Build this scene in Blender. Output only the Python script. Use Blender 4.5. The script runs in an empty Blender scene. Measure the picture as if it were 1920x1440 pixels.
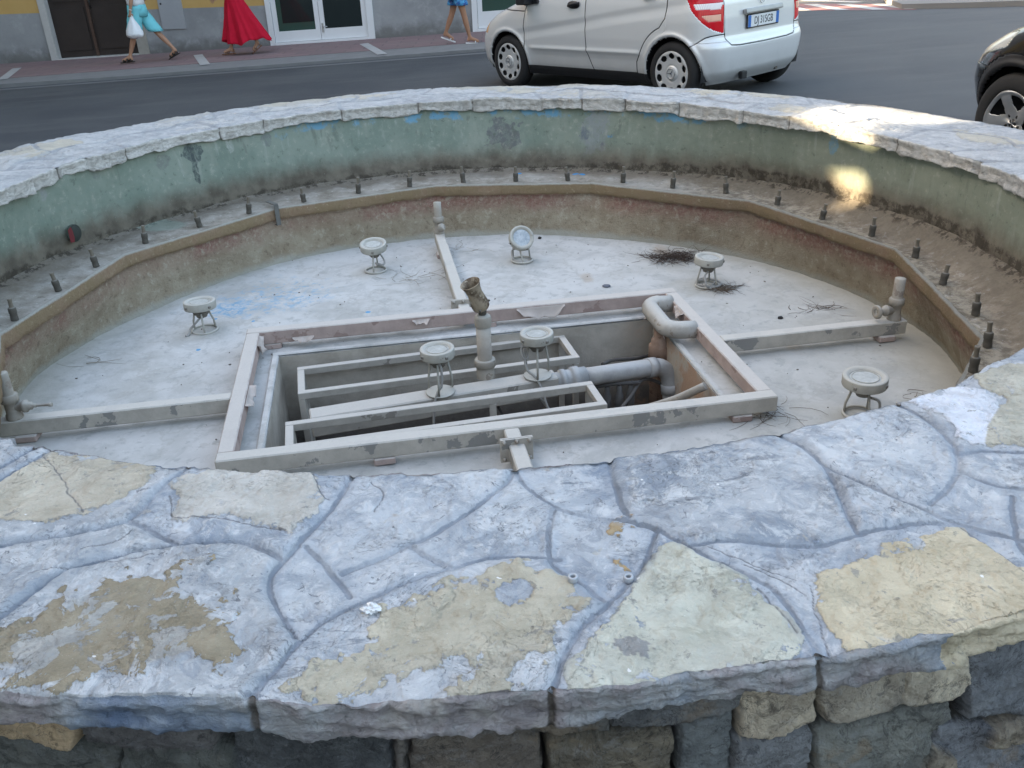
import bpy, bmesh, math, random
import numpy as np
from mathutils import Vector, Matrix, Euler

S = bpy.context.scene
COL = S.collection
rad = math.radians
# ------------------------------------------------------------------ camera, sky, sun
F_PX, PITCH, ROLL = 1640.15, 0.469488, -0.0385973          # fitted to the fountain's own rings
CAM_Z = 1.605                                              # eye height over the road by the car
cam_d = bpy.data.cameras.new('camera')
cam = bpy.data.objects.new('camera', cam_d); COL.objects.link(cam)
cam_d.sensor_width = 36.0; cam_d.lens = F_PX / 1920 * 36.0
cam_d.clip_start = 0.05; cam_d.clip_end = 2000
cam.matrix_world = Matrix.Translation((0, 0, CAM_Z)) @ Matrix.Rotation(math.pi/2 - PITCH, 4, 'X') @ Matrix.Rotation(ROLL, 4, 'Z')
S.camera = cam

SUN_EL, SUN_AZ = rad(13.0), rad(172.0)                     # direction TOWARDS the sun, angle from +x
SUN_DIR = Vector((math.cos(SUN_EL)*math.cos(SUN_AZ), math.cos(SUN_EL)*math.sin(SUN_AZ), math.sin(SUN_EL)))
world = bpy.data.worlds.new('World'); S.world = world; world.use_nodes = True
wn = world.node_tree; bg = wn.nodes['Background']
sky = wn.nodes.new('ShaderNodeTexSky'); sky.sky_type = 'NISHITA'; sky.sun_disc = False
sky.sun_elevation = SUN_EL; sky.sun_rotation = math.pi/2 - SUN_AZ
sky.air_density = 1.0; sky.dust_density = 9.0; sky.ozone_density = 0.0
wn.links.new(sky.outputs[0], bg.inputs[0]); bg.inputs[1].default_value = 0.15
sun_d = bpy.data.lights.new('sun', 'SUN'); sun_d.energy = 4.5; sun_d.angle = rad(0.45); sun_d.color = (1.0, 0.80, 0.52)
sun = bpy.data.objects.new('sun', sun_d); COL.objects.link(sun)
sun.rotation_euler = SUN_DIR.to_track_quat('Z', 'Y').to_euler(); sun.location = (-6, 2, 12)
S.view_settings.view_transform = 'Standard'; S.view_settings.look = 'None'
S.view_settings.exposure = 2.98; S.view_settings.gamma = 1.0; S.view_settings.use_curve_mapping = False

# ------------------------------------------------------------------ surveying: from the photograph's pixels to points on real surfaces
def ray(px, py):
    x = (px - 960)/F_PX; y = -(py - 720)/F_PX
    c, s = math.cos(ROLL), math.sin(ROLL)
    X = c*x - s*y; Y = s*x + c*y
    cp, sp = math.cos(PITCH), math.sin(PITCH)
    return np.array([X, cp + Y*sp, -sp + Y*cp])
def G(px, py, z):
    d = ray(px, py); t = (z - CAM_Z)/d[2]; return Vector((d[0]*t, d[1]*t, z))
SLOPE = 0.035
def street_z(x):                                            # the street climbs gently to the right
    x = max(-14.0, min(18.0, x)); return SLOPE*(x - 1.2)
def ST(px, py, dz=0.0):
    d = ray(px, py); t = (-CAM_Z - SLOPE*1.2 + dz)/(d[2] - SLOPE*d[0])
    return Vector((d[0]*t, d[1]*t, CAM_Z + d[2]*t))
def at_y(px, py, y):                                        # on the upright plane at distance y
    d = ray(px, py); t = y/d[1]; return Vector((d[0]*t, y, CAM_Z + d[2]*t))

FCX, FCY = -0.1475, 3.9391                                  # middle of the fountain
CI = [2.3901, .0011, .0279, -.0410, -.0181, .0146, -.0352]
CO = [3.0887, -.0164, -.0249, .0419, .0054, .0051, -.0761]
def four(c, a):
    v = c[0]
    for k in range(1, 4): v = v + c[2*k-1]*np.cos(k*a) + c[2*k]*np.sin(k*a)
    return v
def Ri(a): return four(CI, a)
def Ro(a): return four(CO, a)
Z_TOP, Z_LEDGE, Z_FLOOR = 0.605, 0.125, -0.225

# ------------------------------------------------------------------ numpy noise
def _h(ix, iy, iz, seed):
    n = (ix.astype(np.int64)*374761393 + iy.astype(np.int64)*668265263 + iz.astype(np.int64)*2147483647 + seed*1274126177) & 0xffffffff
    n = ((n ^ (n >> 13))*1274126177) & 0xffffffff
    n = (n ^ (n >> 16)) & 0xffffffff
    n = (n*2246822519) & 0xffffffff
    return ((n ^ (n >> 15)) & 0xffff)/65535.0*2 - 1
def noise(P, scale=1.0, seed=0):
    Q = np.asarray(P, float)*scale
    if Q.shape[1] == 2: Q = np.c_[Q, np.zeros(len(Q))]
    i = np.floor(Q); f = Q - i; f = f*f*(3-2*f); i = i.astype(np.int64)
    r = 0
    for dx in (0, 1):
        for dy in (0, 1):
            for dz in (0, 1):
                w = (f[:,0] if dx else 1-f[:,0])*(f[:,1] if dy else 1-f[:,1])*(f[:,2] if dz else 1-f[:,2])
                r = r + w*_h(i[:,0]+dx, i[:,1]+dy, i[:,2]+dz, seed)
    return r
def fbm(P, scale=1.0, seed=0, oct=4, gain=.5):
    r = 0; a = 1.0
    for k in range(oct):
        r = r + a*noise(P, scale*2.03**k, seed + k*17); a *= gain
    return r
def seg_dist(P, lines):                                     # distance from 2-D points to polylines
    P = np.asarray(P, float)[:, :2]; best = np.full(len(P), 9.0)
    for L in lines:
        L = np.asarray(L, float)
        lo = L.min(0) - .12; hi = L.max(0) + .12
        m = np.where((P[:,0] > lo[0]) & (P[:,0] < hi[0]) & (P[:,1] > lo[1]) & (P[:,1] < hi[1]))[0]
        if len(m) == 0: continue
        q = P[m]; b = best[m]
        for a, c in zip(L[:-1], L[1:]):
            d = c - a; t = np.clip(((q - a) @ d)/max(d @ d, 1e-12), 0, 1)
            b = np.minimum(b, np.hypot(q[:,0]-a[0]-t*d[0], q[:,1]-a[1]-t*d[1]))
        best[m] = b
    return best
def poly_sd(P, poly, pad=.15):                              # signed distance, + inside
    P = np.asarray(P, float)[:, :2]; L = np.asarray(poly, float); L = np.vstack([L, L[:1]])
    out = np.full(len(P), -pad)
    lo = L.min(0) - pad; hi = L.max(0) + pad
    m = np.where((P[:,0] > lo[0]) & (P[:,0] < hi[0]) & (P[:,1] > lo[1]) & (P[:,1] < hi[1]))[0]
    if len(m) == 0: return out
    q = P[m]; b = np.full(len(m), 9.0); ins = np.zeros(len(m), bool)
    for a, c in zip(L[:-1], L[1:]):
        d = c - a; t = np.clip(((q - a) @ d)/max(d @ d, 1e-12), 0, 1)
        b = np.minimum(b, np.hypot(q[:,0]-a[0]-t*d[0], q[:,1]-a[1]-t*d[1]))
        cr = (a[1] > q[:,1]) != (c[1] > q[:,1])
        with np.errstate(divide='ignore', invalid='ignore'):
            xi = a[0] + (q[:,1]-a[1])*(c[0]-a[0])/(c[1]-a[1])
        ins ^= cr & (q[:,0] < xi)
    out[m] = np.where(ins, b, -np.minimum(b, pad)); return out
def smooth_line(pts, n=6):                                  # Catmull-Rom through the points
    P = np.asarray(pts, float)
    if len(P) < 3: return P
    Q = np.vstack([2*P[0]-P[1], P, 2*P[-1]-P[-2]]); out = []
    for i in range(1, len(Q)-2):
        for k in range(n):
            t = k/n; a, b, c, d = Q[i-1], Q[i], Q[i+1], Q[i+2]
            out.append(.5*((2*b)+(c-a)*t+(2*a-5*b+4*c-d)*t*t+(3*b-a-3*c+d)*t**3))
    out.append(P[-1]); return np.array(out)
def sstep(a, b, x):
    t = np.clip((x-a)/(b-a), 0, 1); return t*t*(3-2*t)

# ------------------------------------------------------------------ object helpers
def link(o, parent=None):
    COL.objects.link(o)
    if parent is not None: o.parent = parent
    return o
def thing(name, label, cat, loc=(0,0,0), rotz=0.0, group=None):
    o = bpy.data.objects.new(name, None); o.empty_display_size = .1; COL.objects.link(o)
    o.location = loc; o.rotation_euler = (0, 0, rotz)
    o['label'] = label; o['category'] = cat
    if group: o['group'] = group
    return o
def tag(o, label, cat, group=None):
    o['label'] = label; o['category'] = cat
    if group: o['group'] = group
    return o
def struct(o): o['kind'] = 'structure'; return o
def grid_faces(n, m, closed_n=False, closed_m=False, base=0):
    i = np.arange(n if closed_n else n-1); j = np.arange(m if closed_m else m-1)
    I, J = np.meshgrid(i, j, indexing='ij'); I2 = (I+1) % n; J2 = (J+1) % m
    return (np.stack([I*m+J, I2*m+J, I2*m+J2, I*m+J2], -1).reshape(-1, 4) + base)
def np_mesh(name, V, Fq, mat, parent=None, attrs=None, smooth=True, mats=None, midx=None):
    me = bpy.data.meshes.new(name); V = np.asarray(V, np.float32); Fq = np.asarray(Fq, np.int32)
    me.vertices.add(len(V)); me.vertices.foreach_set('co', V.ravel())
    k = Fq.shape[1]; n = len(Fq)
    me.loops.add(n*k); me.loops.foreach_set('vertex_index', Fq.ravel())
    me.polygons.add(n); me.polygons.foreach_set('loop_start', np.arange(n, dtype=np.int32)*k)
    me.polygons.foreach_set('use_smooth', np.full(n, smooth))
    for m in (mats or [mat]): me.materials.append(m)
    if midx is not None: me.polygons.foreach_set('material_index', np.asarray(midx, np.int32))
    me.update(calc_edges=True); me.validate()
    for an, av in (attrs or {}).items():
        av = np.asarray(av, np.float32)
        if av.ndim == 1:
            a = me.attributes.new(an, 'FLOAT', 'POINT'); a.data.foreach_set('value', av)
        else:
            a = me.attributes.new(an, 'FLOAT_VECTOR', 'POINT'); a.data.foreach_set('vector', av.ravel())
    return link(bpy.data.objects.new(name, me), parent)
def ring_mesh(name, R, Z, th, mat, parent=None, attrs=None, closed=True):
    """R, Z: arrays (ntheta, nprofile)"""
    n, m = R.shape
    X = FCX + R*np.cos(th)[:, None]; Y = FCY + R*np.sin(th)[:, None]
    V = np.stack([X, Y, Z], -1).reshape(-1, 3)
    return np_mesh(name, V, grid_faces(n, m, closed_n=closed), mat, parent, attrs)

class MB:
    """collects simple solids and links them as one mesh"""
    def __init__(s): s.bm = bmesh.new()
    def box(s, c, size, rot=None, bevel=0.0, seg=1):
        r = bmesh.ops.create_cube(s.bm, size=1.0); v = r['verts']
        bmesh.ops.scale(s.bm, vec=size, verts=v)
        if bevel > 0:
            e = list({e for x in v for e in x.link_edges})
            b = bmesh.ops.bevel(s.bm, geom=e, offset=bevel, segments=seg, affect='EDGES', profile=.7)
            v = list({x for x in b['verts']} | {x for x in v if x.is_valid})
            v = list({w for x in v for f in x.link_faces for w in f.verts})
        M = Matrix.Translation(c) @ (rot.to_4x4() if rot is not None else Matrix.Identity(4))
        bmesh.ops.transform(s.bm, matrix=M, verts=v); return s
    def bar(s, a, b, w, h, bevel=.003, up=Vector((0,0,1))):
        a = Vector(a); b = Vector(b); d = b - a; x = d.normalized(); y = up.cross(x).normalized(); z = x.cross(y)
        R = Matrix((x, y, z)).transposed()
        return s.box((a+b)/2, (d.length, w, h), R, bevel)
    def tube(s, pts, r, seg=12, caps=True, closed=False):
        P = [Vector(p) for p in pts]; n = len(P); rs = r if isinstance(r, (list, tuple)) else [r]*n
        rings = []; prev = None
        for i in range(n):
            if closed: t = (P[(i+1) % n] - P[i-1])
            else: t = P[min(i+1, n-1)] - P[max(i-1, 0)]
            if t.length < 1e-9: t = prev[2] if prev else Vector((0,0,1))
            t = t.normalized()
            if prev is None:
                u = t.orthogonal().normalized()
            else:
                u = prev[0] - t*prev[0].dot(t)
                u = u.normalized() if u.length > 1e-6 else t.orthogonal().normalized()
            w = t.cross(u); prev = (u, w, t)
            rings.append([s.bm.verts.new(P[i] + (u*math.cos(2*math.pi*k/seg) + w*math.sin(2*math.pi*k/seg))*rs[i]) for k in range(seg)])
        for i in range(n if closed else n-1):
            A, B = rings[i], rings[(i+1) % n]
            for k in range(seg):
                f = s.bm.faces.new((A[k], A[(k+1) % seg], B[(k+1) % seg], B[k])); f.smooth = True
        if caps and not closed:
            s.bm.faces.new(rings[0][::-1]); s.bm.faces.new(rings[-1])
        return s
    def lathe(s, prof, M=Matrix.Identity(4), seg=24):
        rings = []
        for (r, z) in prof:
            if r < 1e-6: rings.append([s.bm.verts.new(M @ Vector((0,0,z)))])
            else: rings.append([s.bm.verts.new(M @ Vector((r*math.cos(2*math.pi*k/seg), r*math.sin(2*math.pi*k/seg), z))) for k in range(seg)])
        for A, B in zip(rings[:-1], rings[1:]):
            for k in range(seg):
                k2 = (k+1) % seg
                if len(A) == 1 and len(B) == 1: continue
                if len(A) == 1: f = s.bm.faces.new((A[0], B[k2], B[k]))
                elif len(B) == 1: f = s.bm.faces.new((A[k], A[k2], B[0]))
                else: f = s.bm.faces.new((A[k], A[k2], B[k2], B[k]))
                f.smooth = True
        return s
    def prism(s, poly, z0, z1, M=Matrix.Identity(4)):
        a = [s.bm.verts.new(M @ Vector((x, y, z0))) for x, y in poly]; b = [s.bm.verts.new(M @ Vector((x, y, z1))) for x, y in poly]
        n = len(poly)
        s.bm.faces.new(a[::-1]); s.bm.faces.new(b)
        for i in range(n): s.bm.faces.new((a[i], a[(i+1) % n], b[(i+1) % n], b[i]))
        return s
    def build(s, name, mat, parent=None, loc=None):
        bmesh.ops.recalc_face_normals(s.bm, faces=s.bm.faces)
        me = bpy.data.meshes.new(name); s.bm.to_mesh(me); s.bm.free(); me.materials.append(mat)
        o = link(bpy.data.objects.new(name, me), parent)
        if loc is not None: o.location = loc
        return o
def axis_matrix(p, d):
    return Matrix.Translation(p) @ Vector(d).to_track_quat('Z', 'Y').to_matrix().to_4x4()

# ------------------------------------------------------------------ material helpers
class NT:
    def __init__(s, name, rough=.8, metal=0.0, spec=.4):
        s.m = bpy.data.materials.new(name); s.m.use_nodes = True; s.t = s.m.node_tree
        s.b = s.t.nodes['Principled BSDF']; s.b.inputs['Roughness'].default_value = rough
        s.b.inputs['Metallic'].default_value = metal; s.b.inputs['Specular IOR Level'].default_value = spec
        s._c = None
    def put(s, sock, v):
        if isinstance(v, bpy.types.NodeSocket): s.t.links.new(v, sock)
        elif isinstance(v, (tuple, list)) and len(v) == 3 and sock.type == 'RGBA': sock.default_value = (*v, 1)
        else: sock.default_value = v
    def n(s, typ, out=0, props=None, **kw):
        nd = s.t.nodes.new('ShaderNode' + typ)
        for k, v in (props or {}).items(): setattr(nd, k, v)
        for k, v in kw.items():
            k = k.replace('_', ' ') if not k.startswith('i') or not k[1:].isdigit() else int(k[1:])
            s.put(nd.inputs[k], v)
        return nd.outputs[out]
    @property
    def obj(s):
        if s._c is None: s._c = s.t.nodes.new('ShaderNodeTexCoord').outputs['Object']
        return s._c
    def attr(s, name, vec=False):
        nd = s.t.nodes.new('ShaderNodeAttribute'); nd.attribute_name = name
        return nd.outputs['Vector' if vec else 'Fac']
    def noise(s, scale, detail=4, rough=.55, v=None, out=0, dist=0.0):
        return s.n('TexNoise', out, Vector=v or s.obj, Scale=scale, Detail=detail, Roughness=rough, Distortion=dist)
    def math(s, op, a, b=0.0, c=0.0, clamp=False):
        return s.n('Math', props={'operation': op, 'use_clamp': clamp}, i0=a, i1=b, i2=c)
    def vmath(s, op, a, b=(0,0,0), out=0):
        return s.n('VectorMath', out, props={'operation': op}, i0=a, i1=b)
    def sm(s, x, a, b):                                     # smoothstep a..b -> 0..1 (a may be > b)
        inv = a > b
        o = s.n('MapRange', props={'interpolation_type': 'SMOOTHSTEP'}, i0=x, i1=min(a,b), i2=max(a,b), i3=1.0 if inv else 0.0, i4=0.0 if inv else 1.0)
        return o
    def mix(s, f, a, b):
        nd = s.t.nodes.new('ShaderNodeMix'); nd.data_type = 'RGBA'
        s.put(nd.inputs[0], f); s.put(nd.inputs[6], a); s.put(nd.inputs[7], b); return nd.outputs[2]
    def ramp(s, f, stops):
        nd = s.t.nodes.new('ShaderNodeValToRGB'); e = nd.color_ramp.elements
        while len(e) < len(stops): e.new(.5)
        for el, (p, c) in zip(e, stops): el.position = p; el.color = (*c, 1)
        s.put(nd.inputs[0], f); return nd.outputs[0]
    def xyz(s, v=None):
        nd = s.t.nodes.new('ShaderNodeSeparateXYZ'); s.put(nd.inputs[0], v or s.obj); return nd.outputs
    def blob(s, c, size, nscale=6.0, namp=.5, edge=.25, v=None):
        """mask of an irregular patch of the surface itself"""
        v = v or s.obj
        d = s.vmath('LENGTH', s.vmath('DIVIDE', s.vmath('SUBTRACT', v, c), size), out=1)
        nz = s.math('MULTIPLY', s.math('SUBTRACT', s.noise(nscale, 5, .6, v=v), .5), namp*2)
        return s.sm(s.math('ADD', d, nz), 1.0+edge, 1.0-edge)
    def bump(s, h, strength=.5, dist=.01, prev=None):
        nd = s.t.nodes.new('ShaderNodeBump'); s.put(nd.inputs['Height'], h)
        nd.inputs['Strength'].default_value = strength; nd.inputs['Distance'].default_value = dist
        if prev is not None: s.t.links.new(prev, nd.inputs['Normal'])
        return nd.outputs[0]
    def done(s, col, rough=None, bump=None, metal=None, emit=None):
        s.put(s.b.inputs['Base Color'], col)
        if rough is not None: s.put(s.b.inputs['Roughness'], rough)
        if metal is not None: s.put(s.b.inputs['Metallic'], metal)
        if bump is not None: s.t.links.new(bump, s.b.inputs['Normal'])
        if emit: s.put(s.b.inputs['Emission Color'], emit[0]); s.b.inputs['Emission Strength'].default_value = emit[1]
        return s.m
def plain(name, col, rough=.6, metal=0.0, var=.15, scale=12.0, spec=.4, bump=0.0):
    t = NT(name, rough, metal, spec); nz = t.noise(scale, 5, .6)
    a = tuple(max(0, c*(1-var)) for c in col); b = tuple(min(1, c*(1+var)) for c in col)
    return t.done(t.mix(nz, a, b), bump=t.bump(nz, bump, .004) if bump else None)
# ================================================================== THE FOUNTAIN
fountain = thing('dry_fountain', 'round empty stone fountain with crazy paved coping and peeling green inner wall', 'fountain', (0,0,0))

# ---- raked mortar joints and bare stones of the near coping, surveyed on its top
JOINTS_PX = [
 [(-40,1036),(0,1030),(105,1014),(180,997),(238,977),(298,922),(339,885),(376,862)],
 [(238,977),(275,991),(303,1009),(328,1023)],
 [(-60,1205),(0,1163),(55,1124),(115,1087),(183,1057),(257,1037),(330,1028),(404,1025),(472,1030),(532,1054)],
 [(672,878),(640,931),(600,982),(573,1009),(534,1055),(514,1083),(511,1110),(523,1142),(555,1197)],
 [(576,1025),(610,1055),(633,1080),(661,1116)],
 [(645,1071),(702,1051),(768,1022),(846,981),(895,950),(952,907),(972,870)],
 [(768,1024),(805,1047),(846,1063)],
 [(470,1345),(480,1300),(520,1255),(560,1210),(600,1174),(657,1141),(723,1112),(797,1079),(862,1059),(928,1043),(993,1042),(1050,1046)],
 [(960,862),(985,907),(1014,932),(1043,950),(1092,965),(1149,973),(1186,981),(1227,993),(1294,1029),(1355,1060),(1417,1090),(1450,1115),(1494,1162),(1530,1210),(1548,1260)],
 [(1043,952),(1030,977),(1025,1014),(1032,1047),(1051,1071),(1092,1096),(1133,1129)],
 [(1231,1000),(1211,1043),(1190,1080),(1145,1133),(1092,1182),(1051,1243),(1034,1293),(1026,1330)],
 [(1144,850),(1149,899),(1161,940),(1178,973)],
 [(1299,1023),(1376,1019),(1448,1024),(1515,1026),(1571,1013),(1612,1003),(1674,990),(1725,982),(1782,982)],
 [(1455,806),(1468,818),(1515,849),(1551,880),(1602,906),(1653,926),(1705,947),(1751,965),(1797,983),(1843,998),(1905,1013),(1960,1030)],
 [(1548,880),(1571,926),(1592,972),(1607,1003)],
 [(1670,748),(1679,757),(1725,782),(1766,813),(1789,844),(1797,875),(1782,906),(1746,947)],
 [(1800,885),(1838,900),(1879,913),(1920,918),(1990,922)],
 [(1797,859),(1838,849),(1920,849),(1990,850)],
 [(1900,931),(1897,967),(1905,1008),(1918,1034),(1940,1070)],
 [(-60,930),(0,904),(46,879),(103,844),(130,832)],
 [(-60,905),(0,879),(37,858),(80,838)],
]
FINE_PX = [[(89,858),(119,908),(156,968)],[(321,931),(330,973),(390,977),(459,991),(541,1000)],[(1512,1100),(1545,1190),(1560,1232)],[(1417,1106),(1450,1140),(1499,1185)],[(1800,990),(1850,1020),(1915,1078)],
           [(583,890),(606,931),(620,940)],[(700,905),(720,930),(700,960)],[(250,1000),(225,1020),(160,1040)],[(60,1085),(130,1075),(200,1062),(290,1050)],[(1390,1062),(1450,1085),(1505,1120)],[(1320,1027),(1400,1060),(1490,1090)]]
STONES_PX = [   # outline, tint, bias (negative: ragged remnants of stone showing through the wash)
 ([(0,913),(92,853),(183,858),(257,863),(303,872),(275,899),(229,936),(160,968),(92,991),(37,996),(-60,985),(-60,930)], (.52,.475,.385), .002),
 ([(321,931),(330,899),(413,872),(528,874),(587,890),(606,931),(583,973),(541,1000),(459,991),(390,977),(330,973)], (.56,.54,.49), .0),
 ([(-40,1225),(60,1161),(138,1138),(220,1105),(275,1080),(349,1060),(390,1074),(349,1110),(422,1119),(400,1147),(440,1160),(477,1193),(482,1225),(440,1270),(431,1298),(367,1285),(303,1312),(257,1303),(183,1300),(92,1286),(-40,1270)], (.33,.285,.205), -.0075),
 ([(541,1308),(592,1240),(619,1219),(641,1243),(678,1215),(686,1170),(723,1141),(772,1120),(842,1096),(862,1080),(895,1067),(948,1067),(985,1073),(981,1092),(957,1112),(993,1116),(1006,1092),(1034,1088),(1063,1104),(1067,1137),(1047,1178),(1026,1219),(1006,1260),(993,1301),(887,1316),(842,1309),(862,1260),(846,1243),(797,1248),(756,1280),(682,1293),(600,1310)], (.50,.46,.36), -.003),
 ([(1222,1039),(1268,1037),(1314,1055),(1391,1080),(1417,1106),(1499,1178),(1502,1224),(1437,1254),(1288,1280),(1160,1303),(1084,1301),(1067,1260),(1092,1231),(1133,1190),(1174,1141),(1215,1071)], (.55,.55,.465), .002),
 ([(1520,1106),(1530,1080),(1612,1034),(1664,1019),(1802,988),(1849,1019),(1910,1070),(1990,1100),(1990,1220),(1828,1240),(1674,1280),(1640,1225),(1581,1218),(1561,1193),(1540,1147)], (.60,.53,.385), .002),
 ([(1705,751),(1766,720),(1828,736),(1874,751),(1869,777),(1849,803),(1843,834),(1792,823),(1771,792)], (.66,.69,.74), .0),
 ([(1828,715),(1920,690),(1990,690),(1990,850),(1920,844),(1849,834),(1854,803),(1879,756)], (.50,.48,.40), .0),
 ([(1160,1214),(1191,1196),(1235,1212),(1211,1234),(1175,1230)], (.33,.33,.32), .004),
 ([(1500,965),(1535,955),(1545,990),(1505,1000)], (.46,.44,.38), -.004),
 ([(1142,1000),(1180,985),(1185,1040),(1140,1095)], (.46,.34,.19), -.018),
 ([(400,1060),(470,1085),(520,1190),(470,1200),(400,1120)], (.42,.35,.23), -.024),
 ([(1490,1000),(1680,985),(1700,1015),(1600,1030),(1500,1040)], (.36,.42,.52), -.03),
]
def px_top(L, z=Z_TOP): return np.array([tuple(G(x, y, z))[:2] for x, y in L])
joints = [smooth_line(px_top(L)) for L in JOINTS_PX]
fines = [smooth_line(px_top(L)) for L in FINE_PX]
stones = [(px_top(L), c, b) for L, c, b in STONES_PX]

# ---- joints and stones of the rest of the ring (laid out in plan, round the ring)
rng = random.Random(11)
def pol(a, r): return (FCX + r*math.cos(a), FCY + r*math.sin(a))
EDGE_IN, EDGE_OUT = [], []                                  # angles at which slabs meet along the edges
a = rad(-26)
far_lines = []
prev_mid = None
while a < rad(232):
    ri, ro = float(Ri(np.array(a))), float(Ro(np.array(a)))
    m = ri + (ro-ri)*rng.uniform(.38, .62); da = rng.uniform(-.05, .05)
    far_lines.append(smooth_line([pol(a, ri-.03), pol(a+da*.5, ri+.13), pol(a+da, m)]))
    if prev_mid:
        pa, pm = prev_mid
        far_lines.append(smooth_line([pol(pa, pm), pol((pa*.6+(a+da)*.4), (pm+m)/2+rng.uniform(-.09,.09)), pol(a+da, m)]))
        if rng.random() < .75:
            b0 = pa + (a+da-pa)*rng.uniform(.2,.8)
            far_lines.append(smooth_line([pol(b0, (pm+m)/2), pol(b0+rng.uniform(-.03,.03), m+.15), pol(b0+rng.uniform(-.06,.06), ro+.03)]))
    prev_mid = (a+da, m)
    EDGE_IN.append(a); a += rng.uniform(.085, .24)
far_stones = []
for k in range(46):
    t = rad(rng.uniform(-20, 228)); ri, ro = float(Ri(np.array(t))), float(Ro(np.array(t)))
    r = ri + (ro-ri)*rng.choice([rng.uniform(.6,1.0), rng.uniform(.1,.9)])
    L = [pol(t + rng.uniform(.6,1.1)*math.cos(w)*rng.uniform(.05,.10), r + rng.uniform(.7,1.1)*math.sin(w)*.13) for w in np.linspace(0, 2*math.pi, 9)[:-1]]
    far_stones.append((np.array(L), rng.choice([(.56,.52,.40),(.60,.54,.40),(.52,.50,.44),(.60,.60,.58),(.48,.45,.36)]), rng.choice([-.004,-.014,0])))
joints += far_lines; stones += far_stones

# ---- coping: one ring, its section swept round with every slab's own ragged edge
def dense_angles():
    fine = np.arange(rad(-124), rad(-26), .0033/2.75)
    rest = np.arange(rad(-26), rad(236), .017/2.75)
    return np.concatenate([fine, rest])
th = dense_angles()
top_t = np.linspace(0, 1, 210)
nin, nout = 16, 16
u_in = np.linspace(0, 1, nin, endpoint=False); u_out = np.linspace(0, 1, nout+1)[1:]
n = len(th)
T2 = np.c_[np.cos(th)*2.4, np.sin(th)*2.4]
rag_i = .016*fbm(T2, 4, 3, 4) + .008*fbm(T2, 30, 5, 4); rag_o = .014*fbm(T2, 4, 8, 4) + .007*fbm(T2, 34, 9, 4)
near_in_flat = sstep(rad(-118), rad(-100), th)*sstep(rad(-26), rad(-44), th)
rag_i *= (1 - .55*near_in_flat); rag_o *= 1 - .5*sstep(rad(-120), rad(-108), th)*sstep(rad(-28), rad(-60), th)
slab = np.zeros(n)
for aa in EDGE_IN: slab = slab + 0                           # slab steps come from the per-slab offset below
edges = np.array(sorted(EDGE_IN)); sid = np.searchsorted(edges, th)
so = np.array([rng.uniform(-.010, .010) for _ in range(len(edges)+1)]); sth = np.array([rng.uniform(-.012, .010) for _ in range(len(edges)+1)])
inner = Ri(th) + rag_i + np.where((th > rad(-26)), so[sid], 0)
outer = Ro(th) + rag_o
thick_i = .072 + .012*fbm(T2, 5, 21, 4) + .006*fbm(T2, 26, 22, 3) + np.where(th > rad(-26), sth[sid], 0)
thick_o = .064 + .012*fbm(T2, 3.2, 31, 3) + .006*fbm(T2, 19, 32, 4)
prof_R, prof_Z, flag = [], [], []
RB = .009
for u in u_in:                                               # inner face from its underside up
    ang = u*math.pi/2
    if u < .25: k = u/.25; r = inner + .06*(1-k); z = Z_TOP - thick_i + 0*th
    elif u < .8: k = (u-.25)/.55; r = inner + .006*np.sin(k*3.1); z = Z_TOP - thick_i + k*(thick_i - RB)
    else: k = (u-.8)/.2*math.pi/2; r = inner + RB*(1-math.cos(k)); z = Z_TOP - RB + RB*math.sin(k) + 0*th
    prof_R.append(r + 0*th); prof_Z.append(z); flag.append(1.0)
for t in top_t:
    prof_R.append(inner + RB + (outer - inner - 2*RB)*t); prof_Z.append(np.full(n, Z_TOP)); flag.append(0.0)
for u in u_out:
    if u < .22: k = u/.22*math.pi/2; r = outer - RB*(1-math.sin(k)); z = Z_TOP - RB*(1-math.cos(k)) + 0*th
    elif u < .78: k = (u-.22)/.56; r = outer - .004*np.sin(k*3.1); z = Z_TOP - RB - k*(thick_o - RB)
    else: k = (u-.78)/.22; r = outer - .09*k; z = Z_TOP - thick_o + 0*th
    prof_R.append(r + 0*th); prof_Z.append(z); flag.append(1.0)
R = np.stack(prof_R, 1); Z = np.stack(prof_Z, 1); FL = np.tile(np.array(flag), (n, 1))
X = FCX + R*np.cos(th)[:, None]; Y = FCY + R*np.sin(th)[:, None]
P = np.stack([X, Y, Z], -1).reshape(-1, 3); fl = FL.ravel()
warp = np.c_[fbm(P, 9, 41, 3), fbm(P, 9, 43, 3)]*.006 + np.c_[fbm(P, 50, 44, 2), fbm(P, 50, 45, 2)]*.0015
gd = seg_dist(P[:, :2] + warp, joints); gf = seg_dist(P[:, :2] + warp*1.2, fines)
wob = fbm(P[:, :2], 14, 51, 4)*.020 + fbm(P[:, :2], 55, 52, 3)*.007
sd = np.full(len(P), -.15); tint = np.tile(np.array([.5,.48,.42]), (len(P), 1)); near_d = np.full(len(P), -1.0)
for L, c, b in stones:
    amp = 1.0 if b > -.002 else 2.0
    s = poly_sd(P, L) + wob*amp*np.where(b > -.002, .75, 1.0) + b
    better = (s > sd) | ((s > 0) & (c == (.33,.33,.32)))
    sd = np.maximum(sd, s); tint[better] = c
face = np.where(fl > .5, 1.0, 0.0)
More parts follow.
